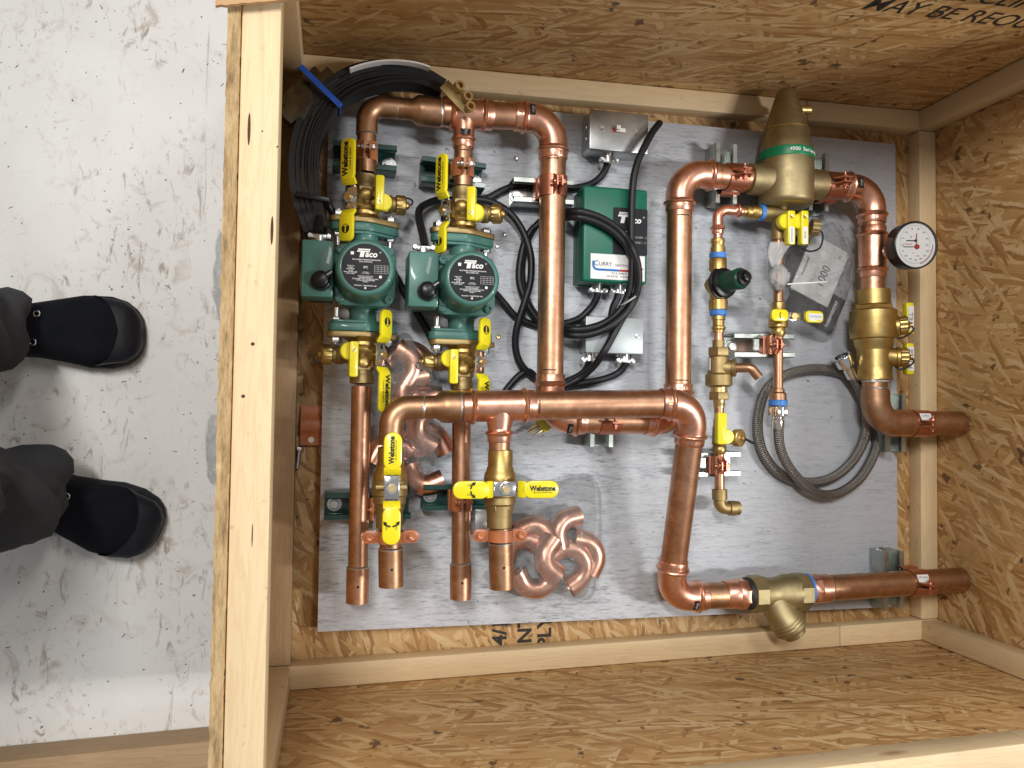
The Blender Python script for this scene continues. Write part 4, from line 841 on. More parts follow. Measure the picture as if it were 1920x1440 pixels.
q = F(597); mm = TR(q.x + 18, q.y + 2, ZC + 18) 
m = MB(); m.box((0, 0, 1.5), (30, 15, 2.4), .5, mm); hd = T.part('handle', m, 'chrome'); m = MB(); m.hexa(mm @ V((0, 0, 2)), mm @ V((0, 0, 8)), 7); T.part('handle_nut', m, 'brass_light', parent=hd)
for cx, l in ((-32, 34), (38, 37)):
    m = MB(); m.prism([(x + cx, y) for x, y in stadium(l, 22, 6, 8)], 3, 12, 2.4, mm); T.part('yellow_grip', m, 'yellow_grip', parent=hd)
m = MB(); m.box((39, 0, 12.2), (28, 12, .4), 0, mm); T.part('paper_label', m, 'paper', parent=hd); T.text('EXPANSION', 4.4, mm @ TR(39, 0, 12.5), 'blue_print', hd, thick=.05)
m = MB(); m.tube([mm @ V((-30 + 3 * math.cos(a_), 6 * math.sin(a_), 12.2)) for a_ in [R_(120 + 12 * k) for k in range(11)]], .9, 6); T.part('turn_arrow', m, 'black_print', parent=hd)
seg(T, 'pipe', 'copper_pipe', 628, 734, r=8.8)
seg(T, 'coupling', 'copper_old', 728, 752, [(0, 9), (.05, 11.5), (.3, 11.8), (.42, 15), (1, 15.5)])
seg(T, 'thread_tape', 'blue_tape', 749, 762, [(0, 14), (.12, 17.4), (.4, 16.6), (.85, 17.2), (1, 14)])

# ------------------------------------------------------------------ braided hose
T = Thing('braided_hose', 'coiled braided steel hose with chrome nuts on the grey board', 'hose', (ipt(1530, 800).x, ipt(1530, 800).y, ZB))
e0 = F(761); m = MB(); m.hexa(e0, F(779), 18); m.lathe(e0, F(779) - e0, [(0, 15), (2, 16.8), (18, 16.8), (20, 13)], 12); T.part('chrome_nut', m, 'chrome')
m = MB(); m.lathe(F(778), F(803) - F(778), [(0, 10), (8, 10), (9, 11.6), (24, 11.6), (27, 10.5)], 24); T.part('crimp_sleeve', m, 'chrome')
hp = [(1459, 800, 86), (1462, 836, 80), (1472, 863, 76), (1490, 890, 72), (1516, 915, 66), (1545, 928, 58), (1578, 922, 52), (1610, 899, 48), (1633, 864, 45), (1645, 828, 44), (1648, 785, 43), (1635, 745, 43), (1612, 717, 43), (1580, 700, 43), (1545, 692, 43), (1508, 693, 44), (1473, 703, 45), (1443, 723, 46), (1428, 752, 46), (1421, 790, 46), (1424, 828, 47), (1436, 858, 48), (1458, 884, 48), (1490, 901, 46), (1528, 904, 45), (1565, 893, 45), (1597, 866, 46), (1617, 832, 50), (1626, 795, 56), (1622, 755, 63), (1608, 722, 68), (1596, 702, 70)]
hpp = smooth([A(*p) for p in hp], 7)
m = MB(); m.tube(hpp, 9.2, 20); T.part('braid', m, 'braid')
e = hpp[-1]; de = (A(1580, 672, 74) - e).normalized(); m = MB(); m.lathe(e - de * 6, de, [(0, 10.5), (20, 11), (22, 9), (26, 9)], 22); T.part('crimp_sleeve', m, 'chrome'); m = MB(); m.lathe(e + de * 20, de, [(0, 12), (2, 17), (20, 18), (22, 17), (22, 13), (8, 12)], 16); T.part('chrome_nut', m, 'chrome')

# ------------------------------------------------------------------ electrical boxes
def ebox(name, label, px0, py0, px1, py1, zt, mat, bev, z0=ZB):
    a, b = A(px0, py1, zt), A(px1, py0, zt); c = V(((a.x + b.x) / 2, (a.y + b.y) / 2, 0)); T = Thing(name, label, 'box', (c.x, c.y, z0))
    return T, c, b.x - a.x, b.y - a.y
def conn(T, p, d):
    p = V(p); d = V(d).normalized(); s_ = d.cross(Z); m = MB(); m.cyl(p, p + d * 14, 10, 18); m.box((0, 0, 0), (36, 8, 7), 2, frame(p + d * 12 + Z * 5, Z, s_))
    for k in (-1, 1): m.lathe(p + d * 12 + s_ * 13 * k + Z * 8, Z, [(0, 4.6), (2.5, 4), (1.8, 1)], 12)
    T.part('cable_connector', m, 'zinc')
T, c, bw, bh = ebox('switch_box', 'galvanised steel switch box with white toggle under the crate rail', 1105, 215, 1216, 279, 86, 'box_steel', 4)
m = MB(); m.box((c.x, c.y, (ZB + 82) / 2), (bw - 3, bh - 3, 82 - ZB), 6, None, 3); T.part('box', m, 'box_steel')
m = MB(); m.box((c.x, c.y, 84), (bw, bh, 5), 2.4); T.part('cover', m, 'box_steel')
m = MB(); m.box((c.x - 1, c.y + 2, 86.6), (23, 8.6, 1), .3); sw = T.part('switch_slot', m, 'red_plastic'); m = MB(); m.box((c.x + 2, c.y + 2, 88), (18, 7.4, 4), 1); m.box((c.x - 5, c.y + 4, 92), (8, 7.4, 11), 1.5); T.part('toggle', m, 'white_print', parent=sw)
for k in (-1, 1): m = MB(); m.lathe((c.x + k * 32, c.y + 2 - k * .5, 86.4), Z, [(0, 4.4), (1.6, 4), (1.2, 1.4)], 14); T.part('screw_head', m, 'zinc')
for k in (-1, 1): m = MB(); m.lathe((c.x - bw / 2 + 1, c.y + k * 10, 58), -X, [(0, 9), (1.2, 8.6)], 16); T.part('knockout', m, 'box_steel')
conn(T, (c.x - 12, c.y - bh / 2 + 1, 60), -Y); swc = V((c.x - 12, c.y - bh / 2 - 14, 60))

T, c, bw, bh = ebox('relay_box', 'green relay box with black panel and white company sticker', 1092, 356, 1215, 527, 98, 'relay_green', 5)
m = MB(); m.box((c.x, c.y, (ZB + 60) / 2 + .1), (bw - 5, bh - 4, 60 - ZB), 2); T.part('base', m, 'relay_green')
m = MB(); m.box((c.x, c.y, 78.5), (bw, bh, 39), 5, None, 3); T.part('cover', m, 'relay_green')
for k in range(9): m = MB(); m.box((c.x - bw / 2 - .2, c.y + 32 - k * 4, 62), (1.4, 1.8, 18), .3); T.part('vent_slot', m, 'black_plastic')
a, b = A(1149, 476, 98.4), A(1214, 393, 98.4); lc = V(((a.x + b.x) / 2, (a.y + b.y) / 2, 98.2)); m = MB(); m.prism(stadium(b.x - a.x, b.y - a.y, 4, 3), 0, .5, 0, TR(*lc)); lp = T.part('black_panel', m, 'label_black')
mm = TR(lc.x, lc.y, 98.9); T.text('aco', 15, mm @ TR(9, 20, 0), 'white_print', lp, bold=.03, shear=.2); T.text('®', 4, mm @ TR(25, 26, 0), 'white_print', lp)
m = MB(); sh = lambda pts: [(x + y * .2, y) for x, y in pts]
for y0, y1, x0, x1 in ((32, 33.4, -27, -8), (29.4, 30.9, -27.4, -8), (25.5, 28.4, -28, -8.5)): m.prism(sh([(x0, y0), (x1, y0), (x1, y1), (x0, y1)]), 0, .2, 0, mm)
m.prism(sh([(-21.5, 14), (-14.5, 14), (-14.5, 25.5), (-21.5, 25.5)]), 0, .2, 0, mm); T.part('logo_bars', m, 'white_print', parent=lp)
T.text('SR501', 8.5, mm @ TR(-12, -3, 0), 'white_print', lp, sx=.9); T.text('SWITCHING RELAY', 4, mm @ TR(-10, -12, 0), 'white_print', lp); T.text('POWER  ☉', 5, mm @ TR(19, -10, 0), 'grey_print', lp); T.text('ZONE 1  ☉', 5, mm @ TR(18, -19, 0), 'grey_print', lp)
a, b = A(1107, 522, 98.4), A(1209, 481, 98.4); lc = V(((a.x + b.x) / 2, (a.y + b.y) / 2, 98.2)); sw_, sh_ = b.x - a.x, b.y - a.y; m = MB(); m.box((0, 0, .25), (sw_, sh_, .5), 0, TR(*lc)); st = T.part('sticker', m, 'paper'); mm = TR(lc.x, lc.y, 98.8)
T.text('C', 13, mm @ TR(-40, 5, 0), 'black_print', st); T.text('URRY', 9.5, mm @ TR(-23, 4.4, 0), 'black_print', st); T.text('HEATING SYSTEMS', 6, mm @ TR(18, 3.3, 0), 'black_print', st, sx=.9); T.text('913.208.8', 5, mm @ TR(2, -11, 0), 'black_print', st, sx=1.4); T.text('OLATHE   KANSAS', 4.6, mm @ TR(2, -16.5, 0), 'black_print', st, sx=1.2)
m = MB(); m.tube([lc + V(p) for p in ((-sw_ / 2 + 5, 9, .8), (-sw_ / 2 + 5, 0, .8), (-sw_ / 2 + 8, -4.5, .8), (-sw_ / 2 + 13, -5.5, .8), (2, -5.5, .8))], 2, 6); T.part('blue_swoosh', m, 'blue_print', parent=st); m = MB(); m.tube([lc + V((2, -5.5, .8)), lc + V((sw_ / 2 - 8, -5.5, .8))], 1.9, 6); m.prism([(0, -5), (8, 0), (0, 5)], 0, .6, 0, TR(lc.x + sw_ / 2 - 10, lc.y - 1, 98.7)); T.part('red_arrow', m, 'red_print', parent=st)
for px in (1121, 1160): p = A(px, 541, 60); conn(T, (p.x, c.y - bh / 2 + 3, 55), -Y)
m = MB(); m.lathe((c.x + 1, c.y + bh / 2 - 1, 85), Y, [(0, 4.5), (3, 4)], 12); T.part('cover_screw', m, 'zinc')

T, c, bw, bh = ebox('junction_box', 'plain grey metal junction box with blank cover below the relay box', 1098, 597, 1207, 661, 80, 'box_grey', 4)
m = MB(); m.box((c.x, c.y, (ZB + 76) / 2), (bw - 3, bh - 3, 76 - ZB), 6, None, 3); T.part('box', m, 'box_steel')
m = MB(); m.box((c.x, c.y, 78), (bw, bh, 4.5), 2); T.part('cover', m, 'box_grey')
m = MB(); m.lathe((c.x + bw / 2 - 12, c.y, 80), Z, [(0, 4.6), (1.6, 4.2), (1.2, 1.2)], 14); T.part('screw_head', m, 'zinc')
for px in (1106, 1172): p = A(px, 668, 60); conn(T, (p.x, c.y - bh / 2 + 1, 56), -Y)
jb = c

# ------------------------------------------------------------------ cables
def cable(label, pts, r=6.4, name='power_cable', group='black cables on the board'):
    P = smooth([A(*p) for p in pts], 7); T = P[len(P) // 2]; m = MB(); m.tube(P, r, 14)
    o = m.build(name, 'cable_jacket', None); return tag(o, label, 'cable', group)
cable('black cable from the switch box running behind the long pipe to a pump', [(1145, 292, 58), (1140, 305, 52), (1130, 327, 44), (1112, 343, 40), (1088, 351, 39), (1060, 353, 39), (1030, 349, 39), (1000, 347, 39), (966, 349, 40), (940, 358, 40), (915, 371, 40), (888, 376, 40), (855, 376, 44), (826, 374, 52), (803, 381, 62), (788, 391, 74), (785, 405, 90), (789, 425, 110), (794, 445, 130), (797, 462, 140)])
cable('loose black cord hanging over the relay box with a bare rounded end', [(1237, 230, 96), (1222, 250, 104), (1207, 278, 109), (1195, 305, 110), (1188, 335, 110), (1185, 370, 109), (1184, 410, 109), (1184, 450, 109), (1185, 490, 109), (1183, 530, 105), (1174, 562, 98), (1157, 588, 95), (1132, 606, 93), (1100, 616, 91), (1070, 617, 84), (1040, 612, 50), (1012, 598, 44), (994, 575, 42), (983, 545, 41), (978, 510, 41), (982, 474, 41), (994, 440, 41), (1015, 414, 42), (1045, 401, 46), (1078, 396, 105), (1110, 402, 109), (1142, 417, 109), (1170, 440, 110), (1188, 470, 122), (1197, 505, 120), (1196, 540, 112), (1186, 568, 104), (1168, 592, 104), (1140, 614, 102), (1105, 627, 93), (1070, 628, 84), (1040, 622, 48), (1010, 607, 42)])
cable('black cable arching behind the long pipe and over the relay box corner', [(1012, 604, 54), (990, 572, 52), (974, 530, 50), (976, 485, 50), (988, 445, 52), (1010, 420, 54), (1045, 410, 62), (1080, 407, 104), (1112, 414, 108), (1146, 432, 109), (1172, 458, 109), (1182, 478, 100 + 8)])
cable('black cable sweeping down from the tee riser valve to the plug', [(893, 374, 52), (915, 377, 54), (940, 388, 56), (960, 404, 58), (976, 426, 60), (989, 455, 62), (996, 488, 64), (994, 530, 64), (983, 568, 62), (971, 606, 58), (966, 640, 52), (970, 668, 48), (982, 690, 46), (1004, 708, 44), (1035, 722, 44), (1062, 722, 44), (1095, 718, 44), (1130, 711, 44), (1158, 700, 46), (1172, 684, 52), (1175, 672, 56)])
cable('black cable running diagonally across the junction box cover', [(1192, 552, 108), (1180, 575, 100), (1165, 600, 94), (1150, 628, 91), (1132, 660, 90), (1112, 688, 70), (1088, 708, 54), (1062, 722, 50), (1035, 732, 48)])
cable('short black cable from relay box joining the coil', [(1121, 547, 55), (1118, 560, 52), (1107, 578, 46), (1086, 597, 42), (1058, 607, 41), (1030, 612, 40), (1005, 611, 40), (968, 594, 40), (946, 570, 44), (930, 552, 56), (915, 540, 70)])
cable('short black cable between relay box and junction box', [(1160, 547, 55), (1157, 560, 53), (1150, 575, 52), (1146, 592, 54)])
cable('short black cable below the junction box', [(1106, 672, 56), (1103, 684, 50), (1092, 700, 42), (1068, 713, 40), (1040, 722, 40), (1010, 712, 40), (992, 697, 42), (975, 703, 42), (955, 724, 41), (940, 745, 41)])
cable('black cable slanting between the two pumps', [(728, 495, 60), (742, 518, 48), (763, 556, 42), (784, 590, 40), (803, 622, 40), (815, 650, 40)])
cable('black cable rising into the terminal box beside the dull rail', [(640, 420, 60), (622, 395, 70), (608, 375, 80), (601, 385, 95), (599, 410, 118), (598, 436, 140)])
# plug under the header
T = Thing('yellow_plug', 'yellow three prong plug peeking out below the upper header', 'plug', A(1020, 790, 45))
pc = A(1022, 793, 58); pd = V((-.82, -.52, .1)).normalized(); mm = frame(pc, Z, pd)
m = MB(); m.box((-4, 0, 0), (34, 27, 22), 5, mm); T.part('body', m, 'yellow_grip')
for y, l in ((-7, 20), (7, 20)): m = MB(); m.box((12 + l / 2, y, 4), (l, 1.8, 7), .3, mm); T.part('blade', m, 'brass_light')
m = MB(); m.cyl(mm @ V((12, 0, -6)), mm @ V((34, 0, -6)), 2.6, 12); T.part('ground_pin', m, 'brass_light')
m = MB(); m.tube(smooth([mm @ V((-20, 0, 0)), mm @ V((-34, 0, -4)), A(1046, 752, 46), A(1040, 735, 44)], 5), 6.2, 12); T.part('cord', m, 'cable_jacket')
# white tie round the coil
T = Thing('cable_tie', 'white cable tie round the black coil', 'tie', A(1178, 563, 100)); c_ = A(1179, 563, 103); m = MB(); m.tube([c_ + (V((.62, .42, 0)) * math.cos(a_) * 22 + Z * math.sin(a_) * 12) for a_ in [2 * math.pi * k / 18 for k in range(19)]], 1.6, 6); T.part('strap', m, 'grey_plastic')

# ------------------------------------------------------------------ bundle of black straps with brass ends
T = Thing('strap_bundle', 'curved bundle of black rubber strips tied together in the crate corner', 'strap', A(600, 230, ZB))
cl = [(594, 432), (586, 405), (577, 370), (572, 325), (573, 285), (582, 245), (600, 208), (628, 176), (664, 154), (706, 142), (748, 140), (790, 147), (830, 166)]
cen = smooth([A(x, y, 108) for x, y in cl], 5); SW = [(-20, 10), (-10.5, 8), (-3, 5), (2.5, 4.4), (7.2, 4), (11.5, 4), (15.8, 4), (20, 4)]; nst = len(SW)
for k in range(nst):
    m = MB(); off, hw_ = SW[k][0], SW[k][1] / 2 - .25; rows = []
    for i, p in enumerate(cen):
        tg = (cen[min(i + 1, len(cen) - 1)] - cen[max(i - 1, 0)]).normalized(); s_ = tg.cross(Z); fr = i / (len(cen) - 1)
        tp = 1 - .45 * max(0, (fr - .72) / .28) if fr > .72 else 1 - .25 * max(0, (.2 - fr) / .2)
        c = p + s_ * off * tp; h0 = -32 + 3 * math.sin(k * 2.1) + fr * 6; h1 = 14 + 5 * noise.noise(V((k * 3.3, fr * 2, 0))) - (nst - 1 - k) * 1.5 * (1 if fr > .1 else .6)
        rows.append([c - s_ * hw_ + Z * h0, c - s_ * hw_ + Z * h1, c + s_ * hw_ + Z * (h1 + .4), c + s_ * hw_ + Z * h0])
    m.rings(rows); T.part('rubber_strip', m, 'rubber', ang=60)
m = MB(); rows = []
for i, p in enumerate(cen[int(len(cen) * .66):int(len(cen) * .95)]):
    tg = (cen[min(int(len(cen) * .66) + i + 1, len(cen) - 1)] - cen[int(len(cen) * .66) + i - 1]).normalized(); s_ = tg.cross(Z); c = p - s_ * 15 + Z * 14; rows.append([c - Z * 12 - s_ * 1.6, c + Z * 6 - s_ * 1.4, c + Z * 6 + s_ * 1.4, c - Z * 10 + s_ * 1.4])
m.rings(rows); T.part('paper_strip', m, 'paper')
tp_, e2 = A(622, 172, 118), A(585, 215, 118)
m = MB(); c_ = A(602, 174, 104); s_ = (A(632, 205, 104) - A(566, 140, 104)); m.box((0, 0, 0), (s_.length + 10, 9, 2), .6, frame(c_ + Z * 26, Z, s_)); m.box((0, 0, 0), (9, 2, 50), .6, frame(A(634, 206, 104) + Z * 2, Z, s_)); T.part('blue_tie', m, 'blue_tie')
m = MB(); m.box((0, 0, 0), (52, 8, 42), 1, frame(A(587, 375, 106), Z, (1, -.12, 0))); T.part('black_band', m, 'black_plastic')
# brass bar with hex nuts
T = Thing('brass_hinge_bar', 'brass strip with three hex nuts lying over the copper tee', 'bracket', A(862, 185, 128)); a, b = A(832, 158, 140), A(880, 208, 142)
m = MB(); m.box((0, 0, 0), ((b - a).length, 20, 3), .6, frame((a + b) / 2, Z, b - a)); T.part('strip', m, 'brass_cast')
for px, py in ((858, 164), (873, 184), (878, 203)): p = A(px, py, 146); m = MB(); m.lathe(p, (.3, .1, 1), [(0, 5), (0, 8.6), (10, 8.6), (10, 5)], 6 if 0 else 12, False); m.lathe(p, (.3, .1, 1), [(0, 5), (10, 5)], 12, False); T.part('nut', m, 'brass_light')
# dark steel strut fittings tied in the corner
T = Thing('steel_brackets', 'dark zinc plated channel brackets tied with blue strap in the crate corner', 'bracket', A(585, 165, 60)); mm = frame(A(580, 178, 112), Z, A(622, 135, 112) - A(545, 205, 112))
step = [(-54, -14), (-36, -14), (-36, -26), (36, -26), (36, -14), (54, -14), (54, 14), (40, 14), (40, 27), (-40, 27), (-40, 14), (-54, 14)]
for h, sc_ in ((0, 1.), (-24, .94)):
    m = MB(); m.prism([(x * sc_, y * sc_) for x, y in step], h - 3, h, .8, mm)
    for x, y, lx, ly in ((0, 26.2, 78, 2.6), (0, -25.2, 70, 2.6), (53, 0, 2.6, 26), (-53, 0, 2.6, 26)): m.box((x * sc_, y * sc_, h - 9), (lx, ly, 17), .6, mm)
    T.part('channel_bracket', m, 'steel_dark')
m = MB(); m.lathe(mm @ V((18, 0, .2)), Z, [(0, 11), (.8, 11)], 24); T.part('bracket_hole', m, 'black_print')

# ------------------------------------------------------------------ loose bits on the crate floor
T = Thing('loose_clamp_half', 'loose orange clamp half lying between crate rail and board', 'clamp', A(584, 797, 2)); mm = frame(A(584, 797, 10), Z, (0, 1, 0))
m = MB(); prof = [(-34, 0), (-16, 0), (-12, 5), (0, 9), (12, 5), (16, 0), (34, 0)]; m.rings([[mm @ V((x, -18, z)), mm @ V((x, 18, z)), mm @ V((x, 18, z - 2.4)), mm @ V((x, -18, z - 2.4))] for x, z in prof]); T.part('band', m, 'clamp_orange', ang=60)
m = MB(); m.lathe(mm @ V((-25, 0, .1)), Z, [(0, 5), (.4, 5)], 14); T.part('bolt_hole', m, 'paper')
T = Thing('loose_bolt', 'loose grey bolt lying on the crate floor', 'bolt', A(558, 860, 4)); m = MB(); a, b = A(561, 845, 6), A(557, 878, 6); m.cyl(a, b, 4, 12); m.hexa(a, a + (a - b).normalized() * 6, 7); T.part('shank', m, 'zinc')

# ------------------------------------------------------------------ copper elbows in clear bags
def ubend(name, label, group, p, a0, tilt, R, r, sweep, legs):
    m = MB(); mm = TR(*p) @ Matrix.Rotation(R_(a0), 4, 'Z') @ Matrix.Rotation(R_(tilt), 4, 'X'); n = 14
    pts = [V((R, -legs, 0))] + [V((R * math.cos(R_(sweep * k / n)), R * math.sin(R_(sweep * k / n)), 0)) for k in range(n + 1)]
    l = pts[-1]; dd = V((-math.sin(R_(sweep)), math.cos(R_(sweep)), 0)); pts.append(l + dd * legs)
    pts = [mm @ q for q in pts]; P2 = []
    for q in pts: P2.append(q)
    m.tube(P2, [r * 1.07, r * 1.0] + [r] * (n - 1) + [r, r * 1.07], 22, False)
    m.tube(P2, [r * .97, r * .9] + [r * .9] * (n - 1) + [r * .9, r * .97], 16, False)
    return tag(m.build(name, 'copper_new', None), label, 'elbow', group)
GB = 'copper elbows in the bag beside the crosswise handle'
for px, py, z, a0, tl, R, sw, lg in ((1062, 1062, 52, -60, 0, 30, 180, 14), (1070, 1000, 56, 100, 12, 24, 90, 20), (1004, 1072, 50, 210, 0, 26, 120, 18), (1000, 1015, 60, 20, -14, 24, 95, 22), (1045, 1045, 82, 140, 15, 22, 90, 20), (978, 1040, 52, 75, 0, 24, 90, 18), (1085, 1045, 50, 330, 0, 28, 110, 16)):
    ubend('copper_elbow', 'bright copper elbow in the clear bag beside the crosswise handle', GB, A(px, py, z), a0, tl, R * 1.12, 18., sw, lg)
GB2 = 'copper elbows in the bag under the upper header'
for px, py, z, a0, tl, R, sw, lg in ((765, 690, 52, 40, 0, 26, 90, 22), (790, 720, 54, 190, 8, 24, 95, 20), (745, 740, 56, 300, 0, 26, 90, 22), (795, 770, 54, 80, 0, 24, 90, 22), (770, 810, 52, 220, 10, 26, 90, 24), (800, 840, 50, 30, 0, 24, 95, 24), (768, 855, 52, 130, 0, 24, 90, 20), (750, 790, 80, 10, 10, 24, 90, 20), (785, 740, 82, 100, 0, 24, 90, 20), (812, 800, 84, 150, 0, 24, 90, 20), (735, 860, 56, 60, 0, 24, 90, 22), (800, 880, 56, 200, 0, 24, 90, 20), (745, 690, 84, 330, 0, 24, 90, 18)):
    ubend('copper_elbow', 'dull copper elbow in the clear bag under the upper header', GB2, A(px, py, z), a0, tl, R * 1.12, 18., sw, lg)
def bag(name, label, outline, zc, hgt, mat='clear_bag', seed=1, amp=5., n=36):
    pts = [A(x, y, zc) for x, y in outline]; c = sum(pts, V()) / len(pts); nb = 72; bd = []
    cum = smooth(pts + [pts[0]], 14)[:-1]
    T = Thing(name, label, 'bag', (c.x, c.y, ZB))
    for sgn, nm in ((1, 'film'),):
        m = MB(); rows = []
        for j in range(31):
            f = 1 - j / 30.5; row = []
            for q in cum:
                p = c + (q - c) * f; e = (1 - f ** 6) ** .8; nz = noise.fractal(V((p.x * .028 + seed * 7, p.y * .028, sgn * 3.)), 1., 2.1, 4) ; rid = abs(noise.noise(V((p.x * .05 + seed, p.y * .02, 2)))) + .7 * abs(noise.noise(V((p.x * .06 - p.y * .07, p.y * .03 + seed, 5)))) + .35 * abs(noise.noise(V((p.x * .16, p.y * .13, seed))))
                h = (hgt * e * (.9 if sgn > 0 else 0) + nz * amp * 1.3 * (e * .9 + .25) - rid * amp * 1.3 * (e + .1)) if sgn > 0 else nz * 1.
                base = ZB + 2 if sgn < 0 else max(zc, ZB + 4)
                row.append(V((p.x, p.y, (ZB + 2.5 if sgn < 0 else ZB + 5 + max(0, h)))))
            rows.append(row)
        m.rings(rows, True, False, False); T.part(nm, m, mat, ang=180)
    return T
bag('clear_bag', 'clear plastic bag of bright copper elbows beside the crosswise handle', [(905, 1080), (935, 1040), (960, 960), (968, 892), (1030, 905), (1110, 890), (1125, 960), (1118, 1040), (1105, 1122), (1040, 1112), (985, 1118), (930, 1105)], 45, 98, 'clear_bag', 1, 8)
bag('clear_bag', 'clear plastic bag of copper elbows under the upper header', [(700, 700), (722, 650), (762, 622), (790, 660), (815, 680), (835, 760), (828, 830), (815, 880), (770, 935), (735, 905), (705, 850), (695, 770)], 45, 100, 'clear_bag', 2, 8)

# instruction booklets in a knotted bag
T = Thing('instruction_booklet', 'white instruction booklet printed 1000 inside the knotted bag', 'booklet', A(1535, 520, 60)); bm_ = frame(A(1537, 508, 66), (-.1, .06, 1), A(1570, 470, 66) - A(1553, 530, 66)); bx = A(1537, 508, 52)
mm = frame(bx, (-.05, .04, 1), V((.42, .9, 0)))
m = MB(); m.box((0, 0, 0), (118, 84, 5), .8, mm); pg = T.part('pages', m, 'paper'); T.text('1000', 24, mm @ TR(-8, -10, 2.7), 'black_print', pg, sx=.95, bold=-.006); T.text('PRO', 11, mm @ TR(-22, 8, 2.7), 'grey_print', pg); T.text('Honeywell', 9, mm @ TR(-6, 32, 2.7), 'black_print', pg, bold=.01); m = MB(); m.box((42, -26, 2.7), (7, 7, .2), 0, mm); T.part('corner_mark', m, 'grey_print', parent=pg)
T = Thing('black_leaflet', 'black printed leaflet folded inside the knotted bag', 'leaflet', A(1530, 575, 50)); m = MB(); m2 = frame(A(1528, 570, 42), Z, V((.9, -.42, 0))); m.box((0, 0, 0), (112, 74, 3), .6, m2); m3 = frame(A(1490, 490, 44), (.1, 0, 1), V((.42, .9, 0))); m.box((0, 0, 0), (96, 34, 3), .6, m3); T.part('sheet', m, 'label_black'); T.text('THERMOSTAT', 9, m2 @ TR(40, -2, 1.6) @ Matrix.Rotation(R_(90), 4, 'Z'), 'white_print', bold=.02)
bg = bag('knotted_bag', 'knotted clear bag holding instruction booklets beside the expansion line', [(1450, 520), (1450, 478), (1475, 452), (1520, 440), (1565, 410), (1592, 440), (1603, 485), (1594, 550), (1572, 608), (1556, 640), (1505, 622), (1478, 605), (1470, 560)], 50, 46, 'clear_bag', 5, 8)
kb = A(1460, 520, 104); m = MB(); rows = []
for j in range(11):
    th = math.pi * j / 10; rows.append([kb + V((math.cos(p_) * math.sin(th) * 19, math.cos(th) * 22, math.sin(p_) * math.sin(th) * 17)) * (1 + .35 * noise.noise(V((math.cos(p_) * 2.2, th * 3, math.sin(p_) * 2.2)))) for p_ in [2 * math.pi * k / 20 for k in range(20)]])
m.rings(rows); bg.part('knot', m, 'cloudy_bag', ang=180)
m = MB(); rows = []
for j in range(9):
    f = j / 8; q = kb + V((-6 - 20 * f + 24 * f * f, 18 + 44 * f, 4 * f)); rr = 7 + 12 * f; rows.append([q + V((math.cos(p_) * rr * (1 + .4 * math.sin(3 * p_ + f)), 0, math.sin(p_) * rr * .5 * (1 + .3 * math.cos(4 * p_)))) for p_ in [2 * math.pi * k / 24 for k in range(24)]])
m.rings(rows, True, False, False); bg.part('gathered_neck', m, 'cloudy_bag', ang=180)
m = MB(); m.tube(smooth([kb + V((10, -14, 12)), kb + V((40, -12, 22)), kb + V((88, -6, 14))], 6), 1.6, 6); bg.part('white_tie', m, 'white_print')

